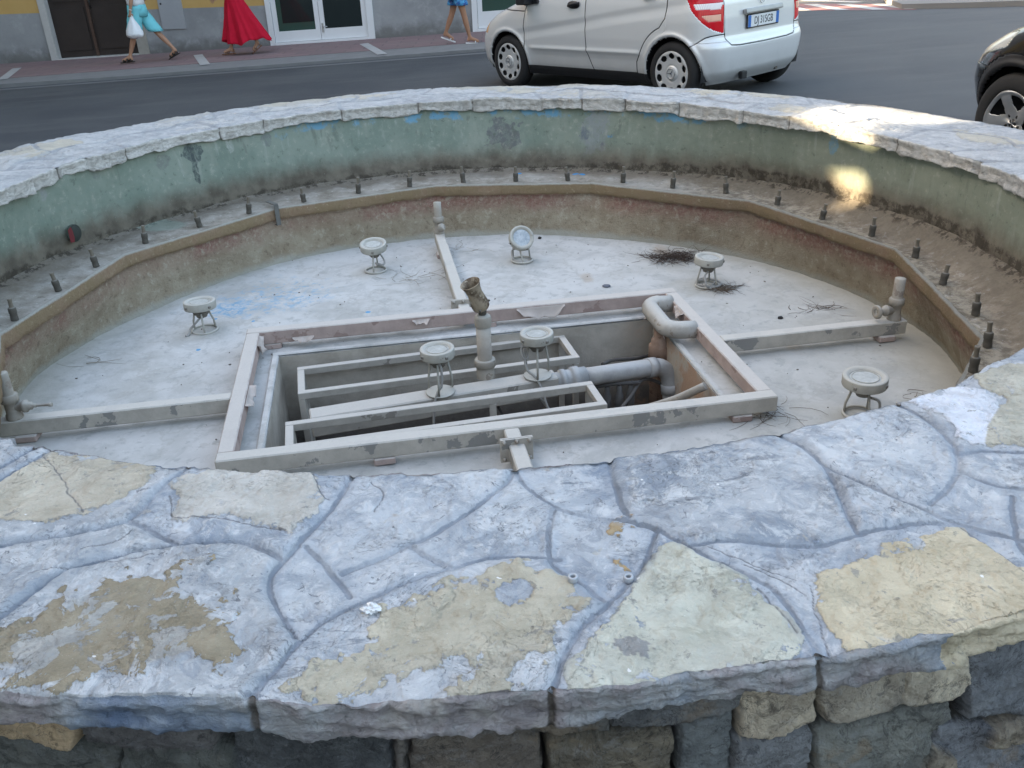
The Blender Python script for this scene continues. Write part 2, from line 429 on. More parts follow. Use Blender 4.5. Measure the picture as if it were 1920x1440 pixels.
# which slab each point lies on: flood between the joints
from collections import deque
nu_, nv_ = R.shape; free = (gd > np.where(th > rad(-26), .012, .0075).repeat(nv_)).reshape(nu_, nv_); lab = np.full((nu_, nv_), -1); cur = 0
for i0, j0 in np.argwhere(free)[::37]:
    if lab[i0, j0] >= 0: continue
    lab[i0, j0] = cur; dq = deque([(i0, j0)])
    while dq:
        i, j = dq.popleft()
        for i2, j2 in (((i+1) % nu_, j), ((i-1) % nu_, j), (i, j+1), (i, j-1)):
            if 0 <= j2 < nv_ and free[i2, j2] and lab[i2, j2] < 0: lab[i2, j2] = cur; dq.append((i2, j2))
    cur += 1
for it in range(14):                                          # close up the joints
    m_ = lab < 0
    if not m_.any(): break
    for sh_, ax_ in ((1,0),(-1,0),(1,1),(-1,1)): lab = np.where((lab < 0) & (np.roll(lab, sh_, ax_) >= 0), np.roll(lab, sh_, ax_), lab)
lab = np.where(lab < 0, 0, lab).ravel(); rs_ = np.random.RandomState(4); slab_a, slab_b = rs_.rand(cur+1)[lab], rs_.rand(cur+1)[lab]
gx_, gy_ = (rs_.rand(cur+1)-.5)[lab], (rs_.rand(cur+1)-.5)[lab]
cxs = np.bincount(lab, P[:,0])/np.maximum(1, np.bincount(lab)); cys = np.bincount(lab, P[:,1])/np.maximum(1, np.bincount(lab))
tiltz = np.clip(((P[:,0]-cxs[lab])*gx_ + (P[:,1]-cys[lab])*gy_)*.030, -.006, .006) + (slab_a-.5)*.007
def terrace(n_, steps, w): return sum(sstep(t-w, t+w, n_) for t in steps)
tn_ = fbm(P, 4.2, 66, 6, .55)
lump = .006*fbm(P, 3.1, 61, 3) + .003*fbm(P, 16, 62, 4) + .0014*fbm(P, 60, 63, 3) + .0022*terrace(tn_, (-.35,-.1,.12,.34,.55), .012)*(slab_b > .35)
strata = .005*fbm(P*np.array([1,1,7]), 7, 64, 4) + .004*fbm(P*np.array([1,1,4]), 36, 65, 4)
fade_ = sstep(.001, .018, gd)
groove = -.0036*sstep(.0062, .0028, gd) - .0006*np.exp(-(gd/.016)**2) - .002*np.exp(-(gf/.0035)**2)
stone_h = .0035*sstep(-.001, .004, sd)
topz = lump*(.35 + .65*fade_) + tiltz*fade_ + groove + stone_h
edge_fall = np.minimum(np.abs(R - inner[:, None]), np.abs(outer[:, None] - R)).ravel()
P[:, 2] += np.where(face > .5, lump*.6, topz - .005*np.exp(-edge_fall/.02))
rr = np.hypot(P[:,0]-FCX, P[:,1]-FCY); ux = (P[:,0]-FCX)/rr; uy = (P[:,1]-FCY)/rr
sgn = np.where(R.ravel() < (inner+outer).repeat(R.shape[1])/2, -1.0, 1.0)
far_side = np.repeat((th > rad(-26)).astype(float), R.shape[1])
push = face*(strata*(1.5 - .95*far_side) - (.009 + .004*far_side)*np.exp(-(gd/(.006 + .006*far_side))**2))*sgn
P[:, 0] += ux*push; P[:, 1] += uy*push
rag = np.zeros(len(P))
for L, c, b in stones:
    if b < -.002: rag[poly_sd(P, L) > -.03] = min(.75, -b*75)

def coping_material():
    t = NT('coping_stone', .95, spec=.15)
    g = t.attr('groove'); gf_ = t.attr('crack'); sd_ = t.attr('stone'); tn = t.attr('tint', True); fc = t.attr('face'); s1 = t.attr('slab'); s2 = t.attr('slab_b'); rg = t.attr('rag')
    big = t.noise(2.2, 6, .62); mid = t.noise(11, 7, .66); fine_ = t.noise(70, 6, .72); grit = t.noise(260, 3, .7); streak = t.noise(13, 7, .7, v=t.vmath('MULTIPLY', t.obj, (.45, 1.5, 1)), dist=.7)
    # lime wash over mortar and stone: bluish grey to chalk, slab by slab
    v_ = t.noise(6.5, 8, .72, dist=.8); cl = t.noise(19, 8, .75, dist=.6)
    wash = t.mix(t.sm(v_, .38, .60), (.25,.295,.36), (.50,.53,.57))
    wash = t.mix(t.math('MULTIPLY', t.sm(s1, .2, .95), .32), wash, t.mix(fine_, (.48,.485,.49), (.66,.66,.655)))
    wash = t.mix(t.math('MULTIPLY', t.sm(s2, .78, 1.0), .4), wash, (.40,.385,.355))
    wash = t.mix(t.math('MULTIPLY', t.sm(big, .48, .64), .45), wash, (.60,.62,.635))
    wash = t.mix(t.math('MULTIPLY', t.sm(cl, .51, .60), .6), wash, (.67,.68,.69))
    wash = t.mix(t.math('MULTIPLY', t.sm(cl, .455, .38), .48), wash, (.23,.26,.31))
    wash = t.mix(t.math('MULTIPLY', t.sm(streak, .57, .64), t.math('MULTIPLY', t.sm(t.noise(3.1, 4), .44, .58), .75)), wash, (.205,.225,.255))
    pits = t.math('MULTIPLY', t.sm(t.noise(34, 6, .72, dist=.6), .60, .635), t.sm(t.noise(4.3, 5), .44, .54))
    wash = t.mix(t.math('MULTIPLY', pits, .75), wash, (.15,.16,.18))
    wash = t.mix(t.math('MULTIPLY', t.sm(t.noise(12, 6, .65), .66, .70), .5), wash, (.47,.43,.36))
    # cleavage steps of the slate
    nt_ = t.noise(5.5, 8, .62, dist=.9); steps = None; lines = None
    for q in (.40, .47, .53, .60, .67):
        st_ = t.sm(nt_, q-.003, q+.003); ln = t.sm(t.math('ABSOLUTE', t.math('SUBTRACT', nt_, q)), .0030, .0004)
        steps = st_ if steps is None else t.math('ADD', steps, st_); lines = ln if lines is None else t.math('MAXIMUM', lines, ln)
    act = t.math('MULTIPLY', t.sm(t.noise(4.7, 5), .50, .60), t.math('ADD', .3, s2))
    lines = t.math('MULTIPLY', lines, act, clamp=True)
    v1 = t.math('ABSOLUTE', t.math('SUBTRACT', t.noise(9, 6, .6, dist=1.6), .5)); v2 = t.math('ABSOLUTE', t.math('SUBTRACT', t.noise(24, 6, .65, dist=1.8), .5))
    hair = t.math('MULTIPLY', t.math('MAXIMUM', t.sm(v1, .006, .0), t.math('MULTIPLY', t.sm(v2, .009, .0), .5)), t.math('MULTIPLY', t.sm(t.noise(6.3, 5), .53, .60), .8))
    wash = t.mix(t.math('MULTIPLY', t.math('SUBTRACT', steps, 2.0), .10), wash, (.58,.59,.60))
    # bare stone, in each slab's own tint
    st = t.mix(t.sm(mid, .28, .72), t.vmath('MULTIPLY', tn, (.84,.83,.82)), t.vmath('MULTIPLY', tn, (1.12,1.12,1.15)))
    st = t.mix(t.math('MULTIPLY', t.sm(big, .5, .68), .35), st, (.60,.585,.55))
    st = t.mix(t.math('MULTIPLY', t.sm(v_, .52, .64), .45), st, t.vmath('MULTIPLY', tn, (.74,.76,.80))); st = t.mix(t.math('MULTIPLY', t.sm(cl, .54, .62), .4), st, t.vmath('MULTIPLY', tn, (1.28,1.28,1.30)))
    st = t.mix(t.math('MULTIPLY', t.sm(fine_, .57, .69), .55), st, t.vmath('MULTIPLY', tn, (.66,.66,.68)))
    st = t.mix(t.math('MULTIPLY', t.sm(t.noise(23, 7, .74, dist=.5), .585, .64), .7), st, (.27,.268,.255))
    st = t.mix(t.math('MULTIPLY', t.sm(streak, .58, .66), .45), st, t.vmath('MULTIPLY', tn, (.72,.70,.66)))
    st = t.mix(t.math('MULTIPLY', t.sm(grit, .62, .72), .4), st, (.68,.67,.63))
    e1 = t.math('MULTIPLY', t.math('SUBTRACT', t.noise(38, 7, .72), .5), .034); e2 = t.math('MULTIPLY', t.math('SUBTRACT', t.noise(120, 4, .7), .5), .012)
    smask = t.sm(t.math('ADD', sd_, t.math('ADD', e1, e2)), -.0012, .0014)
    # flakes of wash left on the bare stone, many where the stone only shows through
    rn = t.noise(15, 8, .66, dist=.5); thr = t.math('SUBTRACT', .605, t.math('MULTIPLY', rg, .115))
    rem = t.sm(t.math('SUBTRACT', rn, thr), -.005, .005); lim = t.math('MAXIMUM', t.sm(sd_, .06, .015), t.math('MULTIPLY', rg, .95))
    smask2 = t.math('MULTIPLY', smask, t.math('SUBTRACT', 1.0, t.math('MULTIPLY', rem, lim)))
    c = t.mix(smask2, wash, st)
    c = t.mix(t.math('MULTIPLY', t.sm(t.noise(5.3, 7, .65), .69, .74), .5), c, (.40,.29,.17))
    c = t.mix(t.math('MULTIPLY', t.math('MAXIMUM', hair, lines), t.math('SUBTRACT', .62, t.math('MULTIPLY', smask2, .34))), c, (.15,.155,.165))
    far0 = t.sm(t.xyz()[1], 3.0, 4.2)
    gn = t.math('ADD', t.math('MULTIPLY', g, t.math('SUBTRACT', 1.0, t.math('MULTIPLY', far0, .62))), t.math('ADD', t.math('MULTIPLY', t.math('SUBTRACT', fine_, .5), .007), t.math('MULTIPLY', t.math('SUBTRACT', t.noise(16, 5, .65), .5), .010)))
    gm = t.math('MULTIPLY', t.sm(gn, .0070, .0040), t.math('ADD', .15, t.math('MULTIPLY', t.sm(t.noise(5.2, 6), .36, .56), .72)))
    c = t.mix(gm, c, t.mix(t.noise(9, 5, .6), (.12,.13,.15), (.24,.265,.305)))
    c = t.mix(t.math('MULTIPLY', t.sm(t.math('ADD', g, t.math('MULTIPLY', t.math('SUBTRACT', mid, .5), .03)), .024, .008), .35), c, (.33,.38,.45))
    c = t.mix(t.math('MULTIPLY', t.sm(t.math('ADD', gf_, t.math('MULTIPLY', fine_, .003)), .0045, .0018), .75), c, (.15,.15,.16))
    c = t.mix(t.math('MULTIPLY', t.sm(t.noise(46, 2, .4), .775, .79), .85), c, (.85,.85,.85))                 # droppings and chips
    # split faces along the edges: blue-grey and brownish rock
    fv = t.noise(17, 7, .7, v=t.vmath('MULTIPLY', t.obj, (1, 1, 2.2)), dist=.6)
    fcol = t.ramp(t.noise(3.4, 6, .62), [(.30,(.13,.175,.26)),(.43,(.26,.30,.355)),(.52,(.35,.355,.36)),(.60,(.29,.265,.27)),(.72,(.47,.455,.42))])
    fcol = t.mix(t.math('MULTIPLY', t.sm(fv, .5, .64), .65), fcol, t.vmath('ADD', t.vmath('MULTIPLY', fcol, (1.1,1.1,1.1)), (.13,.135,.14)))
    fcol = t.mix(t.math('MULTIPLY', t.sm(fv, .44, .34), .65), fcol, t.vmath('MULTIPLY', fcol, (.45,.45,.47)))
    far = t.sm(t.xyz()[1], 3.0, 4.2)
    fcol = t.mix(far, fcol, t.mix(t.sm(fv, .34, .62), (.38,.365,.335), (.64,.62,.585)))
    fcol = t.mix(t.math('MULTIPLY', t.sm(t.math('ADD', g, t.math('MULTIPLY', fine_, .006)), .011, .006), t.math('SUBTRACT', .85, t.math('MULTIPLY', far, .15))), fcol, (.10,.085,.07))
    fmask = t.math('MULTIPLY', fc, t.math('SUBTRACT', 1.0, t.math('MULTIPLY', smask, t.sm(t.math('ADD', t.xyz()[0], t.math('MULTIPLY', t.math('SUBTRACT', t.noise(7, 6, .7), .5), .5)), .62, .70))))
    edge_n = t.sm(t.math('ADD', fmask, t.math('MULTIPLY', t.math('SUBTRACT', mid, .5), .7)), .42, .58)
    c = t.mix(edge_n, c, fcol)
    c = t.mix(t.math('MULTIPLY', t.math('MULTIPLY', far, t.math('SUBTRACT', 1.0, edge_n)), .5), c, t.mix(cl, (.34,.335,.32), (.56,.55,.53)))
    b = t.bump(t.math('ADD', t.math('MULTIPLY', fine_, .7), t.math('MULTIPLY', grit, .3)), .7, .007)
    b = t.bump(t.math('ADD', t.math('MULTIPLY', steps, act), t.math('SUBTRACT', t.math('MULTIPLY', smask2, .9), t.math('MULTIPLY', hair, .6))), .85, .0035, b)
    b = t.bump(t.math('ADD', t.math('MULTIPLY', cl, 1.3), t.math('MULTIPLY', fv, t.math('MULTIPLY', fc, 1.6))), .75, .012, b)
    return t.done(c, bump=b)
M_COPING = coping_material()
coping = np_mesh('coping', P, grid_faces(n, R.shape[1], closed_n=True), M_COPING, fountain,
                 {'groove': np.minimum(gd, .3), 'crack': np.minimum(gf, .3), 'stone': np.clip(sd, -.15, .15), 'tint': tint, 'face': face, 'slab': slab_a, 'slab_b': slab_b, 'rag': rag})

# ---- dark rubble of the outer wall, traced where the photograph shows it
def wall_pt(px, py):
    d = ray(px, py); lo = None
    for k in range(40, 900):
        t = k*.01; x, y = d[0]*t, d[1]*t
        rr_ = math.hypot(x-FCX, y-FCY); an = math.atan2(y-FCY, x-FCX)
        if rr_ < float(Ro(np.array(an))) - .05: break
    return an, CAM_Z + d[2]*t
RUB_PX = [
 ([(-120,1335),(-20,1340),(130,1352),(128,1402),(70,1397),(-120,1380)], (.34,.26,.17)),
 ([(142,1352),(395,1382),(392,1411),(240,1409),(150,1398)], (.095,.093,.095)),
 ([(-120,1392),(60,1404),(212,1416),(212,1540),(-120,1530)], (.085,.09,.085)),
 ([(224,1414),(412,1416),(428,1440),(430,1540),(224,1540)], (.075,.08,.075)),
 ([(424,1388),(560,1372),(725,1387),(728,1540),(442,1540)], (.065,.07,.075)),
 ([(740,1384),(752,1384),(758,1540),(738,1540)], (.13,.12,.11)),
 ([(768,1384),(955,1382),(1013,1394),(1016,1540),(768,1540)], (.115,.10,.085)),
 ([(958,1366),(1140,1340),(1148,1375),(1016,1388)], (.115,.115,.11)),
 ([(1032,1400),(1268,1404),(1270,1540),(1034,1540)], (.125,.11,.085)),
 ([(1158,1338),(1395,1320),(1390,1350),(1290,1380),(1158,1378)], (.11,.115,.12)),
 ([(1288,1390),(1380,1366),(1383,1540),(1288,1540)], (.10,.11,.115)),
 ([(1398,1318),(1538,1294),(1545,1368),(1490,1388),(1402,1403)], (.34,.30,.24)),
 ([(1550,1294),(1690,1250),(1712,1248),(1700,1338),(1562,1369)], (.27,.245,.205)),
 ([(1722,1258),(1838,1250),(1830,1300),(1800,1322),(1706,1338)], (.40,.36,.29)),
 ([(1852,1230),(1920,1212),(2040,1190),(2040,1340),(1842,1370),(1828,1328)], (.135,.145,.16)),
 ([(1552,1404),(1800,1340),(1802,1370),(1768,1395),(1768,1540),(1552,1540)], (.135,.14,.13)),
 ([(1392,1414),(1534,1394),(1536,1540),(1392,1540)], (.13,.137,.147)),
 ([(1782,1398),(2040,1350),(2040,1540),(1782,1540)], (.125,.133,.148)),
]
ARC = 2.95
rub = [(np.array([(wall_pt(x, y)[0]*ARC, wall_pt(x, y)[1]) for x, y in L]), c) for L, c in RUB_PX]
tr_lo = min(p[:,0].min() for p, c in rub) + .02; tr_hi = max(p[:,0].max() for p, c in rub) - .02
zlow = max(min(p[:,1].min() for p, c in rub), .30)
rw = random.Random(5)
def rows(lo, hi, z0, z1):
    z = z0
    while z < z1 - .03:
        h = min(rw.uniform(.10, .17), z1 - z); x = lo
        while x < hi:
            w = rw.uniform(.14, .36); j = lambda: rw.uniform(-.012, .012)
            L = [(x+j(), z+j()), (x+w/2, z+j()), (x+w-.016+j(), z+j()), (x+w-.016+j(), z+h-.014+j()), (x+w/2, z+h-.014+j()), (x+j(), z+h-.014+j())]
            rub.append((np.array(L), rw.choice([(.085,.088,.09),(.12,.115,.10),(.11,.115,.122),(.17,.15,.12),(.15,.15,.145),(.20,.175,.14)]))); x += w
        z += h
rows(tr_hi - .08, tr_lo + 2*math.pi*ARC, -.15, .60)
rows(tr_lo, tr_hi, -.15, zlow - .05)
def wall_angles():
    a0, a1 = tr_lo/ARC - .03, tr_hi/ARC + .03
    return np.concatenate([np.arange(a0, a1, .004/ARC), np.arange(a1, a0 + 2*math.pi, .03/ARC)])
wt = wall_angles(); wz = np.linspace(-.16, Z_TOP - .055, 180)
A2, Z2 = np.meshgrid(wt, wz, indexing='ij'); UV = np.c_[(A2*ARC).ravel(), Z2.ravel()]
UV3 = np.c_[np.cos(A2.ravel())*ARC, np.sin(A2.ravel())*ARC, Z2.ravel()]
wv = np.c_[fbm(UV3, 9, 71, 3), fbm(UV3, 9, 72, 3)]*.005 + np.c_[fbm(UV3, 40, 73, 4), fbm(UV3, 40, 74, 4)]*.004
rs = np.full(len(UV), -.15); rt = np.tile(np.array([.05,.05,.05]), (len(UV), 1)); rid = np.zeros(len(UV))
for k, (L, c) in enumerate(rub):
    s = poly_sd(UV + wv, L); bt = s > rs; rs = np.maximum(rs, s); rt[bt] = c; rid[bt] = k*3.7
rs = rs + .004
tilt = noise(np.c_[rid*7.1, rid*1.3, rid*0], 1.0, 75)*.018
q3 = np.c_[UV3*[1,1,1.5] + rid[:,None]]
facet = .009*np.abs(fbm(q3, 5.5, 77, 3)) - .004 + .0032*terrace(fbm(q3, 7, 79, 6), (-.3,-.05,.2,.45), .012) + .0030*fbm(UV3, 40, 78, 5, .6)
face_h = -.050 + .046*sstep(-.005, .004, rs) + np.where(rs > 0, tilt + facet, 0) + .003*np.clip(rs*40, 0, 1)
RW = (Ro(A2.ravel()) - .075 + face_h).reshape(A2.shape)
def rubble_material():
    t = NT('rubble_stone', .85, spec=.3); s = t.attr('stone'); tn = t.attr('tint', True)
    mid = t.noise(9, 7, .68); fine_ = t.noise(60, 6, .72); fv = t.noise(12, 8, .72, dist=1.1)
    c = t.mix(t.sm(mid, .3, .7), t.vmath('MULTIPLY', tn, (1.05,1.03,1.02)), t.vmath('MULTIPLY', tn, (2.2,2.15,2.05)))
    m2 = t.noise(26, 7, .75, dist=.5); c = t.mix(t.math('MULTIPLY', t.sm(m2, .53, .62), .55), c, t.vmath('ADD', t.vmath('MULTIPLY', tn, (1.5,1.5,1.5)), (.04,.042,.045))); c = t.mix(t.math('MULTIPLY', t.sm(m2, .44, .37), .6), c, t.vmath('MULTIPLY', tn, (.40,.40,.42)))
    c = t.mix(t.math('MULTIPLY', t.sm(fv, .55, .64), .6), c, t.vmath('ADD', tn, (.15,.155,.16)))
    c = t.mix(t.math('MULTIPLY', t.sm(fv, .42, .33), .6), c, t.vmath('MULTIPLY', tn, (.35,.35,.36)))
    c = t.mix(t.math('MULTIPLY', t.sm(t.noise(4.4, 6, .65), .60, .67), .45), c, (.27,.19,.11))
    c = t.mix(t.math('MULTIPLY', t.sm(fine_, .62, .71), .4), c, (.40,.40,.41))
    lin_ = t.sm(t.math('ABSOLUTE', t.math('SUBTRACT', t.noise(7, 7, .65, dist=1.4), .5)), .010, .0); c = t.mix(t.math('MULTIPLY', lin_, .6), c, (.04,.04,.042))
    c = t.mix(t.sm(s, .002, -.003), c, (.05,.048,.045))
    b = t.bump(t.math('ADD', t.math('MULTIPLY', m2, 1.2), t.math('ADD', fine_, fv)), 1.0, .014)
    return t.done(c, bump=b)
ring_mesh('outer_wall', RW, Z2, wt, rubble_material(), fountain, {'stone': rs, 'tint': rt})
# ---- inside of the basin: green wall, ledge, plaster ring, floor
def interp_ang(tab):                                         # (degrees, value) round the ring, smoothly
    ad = np.array([t[0] for t in tab], float); v = np.array([t[1] for t in tab], float)
    def f(a):
        d = np.degrees(a) % 360
        A = np.concatenate([ad-360, ad, ad+360]); V = np.concatenate([v, v, v]); o = np.argsort(A)
        return np.interp(d, A[o], V[o])
    return f
base_r = interp_ang([(-60,2.46),(-3,2.50),(5,2.50),(15,2.52),(25,2.50),(34,2.46),(50,2.43),(63,2.38),(76,2.36),(94,2.37),(104,2.37),(115,2.40),(127,2.41),(136,2.39),(145,2.39),(156,2.38),(165,2.40),(174,2.43),(215,2.42),(270,2.42)])
base_r = (lambda f: (lambda a: sum(f(a + k) for k in (-.16,-.08,0,.08,.16))/5))(base_r)
foot_r = interp_ang([(-40,2.22),(-2,2.24),(9,2.20),(26,2.13),(42,2.05),(58,1.98),(70,1.97),(84,1.97),(100,1.97),(128,2.02),(139,2.03),(147,2.03),(157,2.05),(165,2.10),(173,2.14),(181,2.2),(230,2.1),(270,2.1)])
VERT = [(-50.8,2.17),(-20.8,2.17),(9.2,2.17),(39.2,2.13),(69.2,2.065),(99.2,2.05),(129.2,2.07),(159.2,2.11),(189.2,2.14),(219.2,2.12),(249.2,2.12),(279.2,2.12)]
def lip_r(a):                                                # twelve-sided inner edge of the ledge
    d = (np.degrees(a) + 50.8) % 360; k = np.floor(d/30).astype(int) % 12; f = d/30 - np.floor(d/30)
    r0 = np.array([v[1] for v in VERT])[k]; r1 = np.array([v[1] for v in VERT])[(k+1) % 12]
    t0 = np.radians(-f*30); t1 = np.radians((1-f)*30)
    x0, y0, x1, y1 = r0*np.cos(t0), r0*np.sin(t0), r1*np.cos(t1), r1*np.sin(t1)
    return (x0*y1 - x1*y0)/(y1 - y0) if np.isscalar(a) else (x0*y1 - x1*y0)/np.where(np.abs(y1-y0) < 1e-9, 1e-9, y1-y0)
tb = np.linspace(0, 2*math.pi, 900, endpoint=False)
def sweep(name, profs, mat, attrs=None, noise_amp=.004, ns=5):
    R = np.stack([p[0] + 0*tb for p in profs], 1); Z = np.stack([p[1] + 0*tb for p in profs], 1)
    A = np.tile(tb[:, None], (1, R.shape[1])); P3 = np.c_[(R*np.cos(A)).ravel(), (R*np.sin(A)).ravel(), Z.ravel()]
    nz = (fbm(P3, ns, 91, 4)*noise_amp + fbm(P3, 40, 92, 3)*noise_amp*.3).reshape(R.shape)
    return ring_mesh(name, R + nz, Z + (nz*.5), tb, mat, fountain, attrs)
def lin(a, b, k): return [(a[0] + (b[0]-a[0])*i/k, a[1] + (b[1]-a[1])*i/k) for i in range(k+1)]

def wall_material():
    t = NT('green_painted_wall', .85, spec=.3); x, y, z = t.xyz()
    v = t.vmath('MULTIPLY', t.obj, (1, 1, .35)); lo = t.noise(3.0, 5, .6); mid = t.noise(9, 6, .62); fine_ = t.noise(55, 6, .7); vert = t.noise(7, 5, .6, v=v)
    g = t.mix(t.sm(lo, .35, .65), (.170,.215,.178), (.225,.265,.222))
    g = t.mix(t.math('MULTIPLY', t.sm(x, -.2, 2.0), .55), g, (.235,.245,.185))           # paint yellowed towards the right
    g = t.mix(t.math('MULTIPLY', t.sm(vert, .52, .70), .6), g, (.27,.295,.25))
    g = t.mix(t.math('MULTIPLY', t.sm(t.noise(17, 6, .65), .58, .70), .4), g, (.17,.21,.17))
    g = t.mix(t.math('MULTIPLY', t.sm(fine_, .62, .72), .4), g, (.30,.30,.255))
    # old blue coat where the green has worn away under the coping
    hz = t.math('ADD', z, t.math('MULTIPLY', t.math('SUBTRACT', mid, .5), .16))
    blue = t.math('MULTIPLY', t.sm(hz, .475, .50), t.sm(t.noise(5, 6, .65), .47, .56))
    blue = t.math('MULTIPLY', blue, t.math('MULTIPLY', t.sm(x, -1.75, -1.2), t.sm(x, 1.75, 1.2)))
    g = t.mix(t.math('MULTIPLY', blue, .9), g, (.13,.30,.44))
    for px, py, sx, sz, c in ((950,252,.10,.08,(.13,.135,.14)), (1118,250,.085,.12,(.235,.255,.255)), (1100,252,.045,.05,(.13,.15,.175)), (1128,270,.04,.05,(.15,.165,.175)), (1146,258,.03,.04,(.12,.25,.38)), (1560,270,.025,.07,(.16,.27,.33)), (362,290,.055,.04,(.075,.095,.095)), (366,318,.024,.10,(.065,.08,.08)),
                              (88,358,.025,.08,(.24,.26,.25)), (305,305,.04,.03,(.18,.2,.18)), (500,262,.03,.04,(.17,.19,.18)), (430,268,.02,.05,(.33,.36,.33)), (180,320,.03,.05,(.18,.21,.19)), (880,300,.014,.011,(.09,.30,.55)), (897,303,.012,.009,(.09,.30,.55)), (1700,330,.04,.03,(.2,.22,.17))):
        p = wall_hit(px, py)
        g = t.mix(t.math('MULTIPLY', t.blob(tuple(p), (sx*1.3, sx*1.3, sz*1.3), 11, 1.2, .08), t.math('ADD', .42, t.math('MULTIPLY', t.sm(t.noise(30, 8, .78), .42, .56), .52))), g, c)
    dr = t.noise(1.0, 6, .62, v=t.vmath('MULTIPLY', t.obj, (15, 15, 1.4))); topm = t.sm(z, .20, .52)
    g = t.mix(t.math('MULTIPLY', t.math('MULTIPLY', t.sm(dr, .60, .68), topm), .55), g, (.115,.135,.11)); g = t.mix(t.math('MULTIPLY', t.math('MULTIPLY', t.sm(dr, .40, .33), topm), .5), g, (.33,.36,.32))
    sp = t.noise(24, 7, .75); g = t.mix(t.math('MULTIPLY', t.sm(sp, .56, .64), .5), g, (.34,.355,.30)); g = t.mix(t.math('MULTIPLY', t.sm(sp, .42, .35), .55), g, (.10,.125,.095))
    # band of dirt left by the water line, black scum at its foot
    hb = t.math('ADD', t.attr('hz'), t.math('ADD', t.math('MULTIPLY', t.math('SUBTRACT', vert, .5), .12), t.math('MULTIPLY', t.math('SUBTRACT', mid, .5), .05)))
    g = t.mix(t.math('MULTIPLY', t.sm(hb, .335, .19), .95), g, t.mix(t.sm(mid, .3, .7), (.090,.075,.058), (.175,.152,.120)))
    hr = t.math('SUBTRACT', hb, t.math('MULTIPLY', t.sm(x, .2, 1.6), .05)); scum = t.math('MULTIPLY', t.sm(hr, .172, .15), t.sm(t.noise(15, 8, .78), .44, .54))
    g = t.mix(t.math('MULTIPLY', scum, .75), g, (.035,.028,.021))
    g = t.mix(t.math('MULTIPLY', t.sm(t.noise(120, 3, .6), .70, .74), .5), g, (.5,.5,.47))
    hole = t.vmath('LENGTH', t.vmath('SUBTRACT', t.obj, tuple(wall_hit(137, 437))), out=1)
    b = t.bump(t.math('ADD', mid, t.math('MULTIPLY', fine_, .5)), .35, .008)
    return t.done(g, bump=b)
def wall_hit(px, py):
    d = ray(px, py); best = None
    for k in range(900, 100, -1):
        tt = k*.01; x, y = d[0]*tt, d[1]*tt
        if math.hypot(x-FCX, y-FCY) < float(Ri(np.array(math.atan2(y-FCY, x-FCX)))) + .03: return Vector((x, y, CAM_Z + d[2]*tt))
top = Ri(tb) + .035
rise_f = interp_ang([(-60,.07),(-8,.078),(1,.075),(9,.085),(21,.066),(33,.048),(44,.030),(56,.010),(70,0),(110,0),(150,.004),(165,.018),(176,.036),(200,.04),(260,.05)])
rise = sum(rise_f(tb + k) for k in (-.2,-.1,0,.1,.2))/5
bot = base_r(tb)*(1 - np.clip(rise/.06, 0, 1)) + np.minimum(base_r(tb), Ri(tb) + .04)*np.clip(rise/.06, 0, 1)
zbase = Z_LEDGE + rise
k1 = 40
profs = [(bot + (top - bot)*(i/k1), zbase - .02 + (Z_TOP - .05 - zbase + .02)*i/k1) for i in range(k1+1)]
sweep('green_wall', profs, wall_material(), {'hz': (np.stack([p[1] for p in profs], 1) - rise[:, None]*.85).ravel()}, .006, 3)

def ledge_material():
    t = NT('ledge_cement', .95, spec=.2); bk = t.attr('back'); x, y, z = t.xyz(); mid = t.noise(8, 6, .65); fine_ = t.noise(60, 6, .7); lo = t.noise(2.5, 4, .6)
    c = t.mix(t.sm(mid, .3, .7), (.20,.18,.148), (.34,.32,.285))
    c = t.mix(t.math('MULTIPLY', t.sm(lo, .42, .62), .5), c, (.40,.39,.365))
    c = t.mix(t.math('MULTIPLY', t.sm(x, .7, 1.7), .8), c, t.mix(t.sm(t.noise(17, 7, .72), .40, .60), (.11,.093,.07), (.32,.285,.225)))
    c = t.mix(t.math('MULTIPLY', t.sm(x, 1.5, 2.0), t.math('MULTIPLY', t.sm(bk, .26, .12), .4)), c, (.22,.165,.12))
    c = t.mix(t.math('MULTIPLY', t.sm(t.noise(15, 6, .7), .62, .70), .6), c, (.17,.155,.125))
    sp = t.noise(22, 7, .75); c = t.mix(t.math('MULTIPLY', t.sm(sp, .55, .64), .6), c, (.44,.43,.40)); c = t.mix(t.math('MULTIPLY', t.sm(sp, .43, .35), .65), c, (.13,.115,.09))
    c = t.mix(t.math('MULTIPLY', t.sm(fine_, .64, .72), .5), c, (.52,.52,.50))
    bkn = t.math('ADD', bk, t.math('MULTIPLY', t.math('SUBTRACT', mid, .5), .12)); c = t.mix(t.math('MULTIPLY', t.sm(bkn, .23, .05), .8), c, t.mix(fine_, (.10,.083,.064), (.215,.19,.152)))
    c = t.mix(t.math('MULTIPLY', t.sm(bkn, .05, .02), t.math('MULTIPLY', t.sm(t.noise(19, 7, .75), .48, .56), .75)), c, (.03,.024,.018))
    for px, py in ((973,329),(1079,328),(1092,329),(880,298)):
        p = G(px, py, Z_LEDGE); c = t.mix(t.blob(tuple(p), (.022,.022,.05), 30, .4, .1), c, (.06,.26,.55))
    p = G(300, 425, Z_LEDGE); c = t.mix(t.math('MULTIPLY', t.blob(tuple(p), (.16,.10,.1), 12, .6, .2), .3), c, (.24,.36,.30))
    return t.done(c, bump=t.bump(t.math('ADD', mid, t.math('MULTIPLY', fine_, .6)), .7, .012))
lip = lip_r(tb)
fil = .012 + .006*fbm(np.c_[np.cos(tb), np.sin(tb)], 9, 95, 4)
toe = np.minimum(lip + .13, bot - .09); rough_b = .012*fbm(np.c_[np.cos(tb)*2, np.sin(tb)*2], 9, 96, 4)
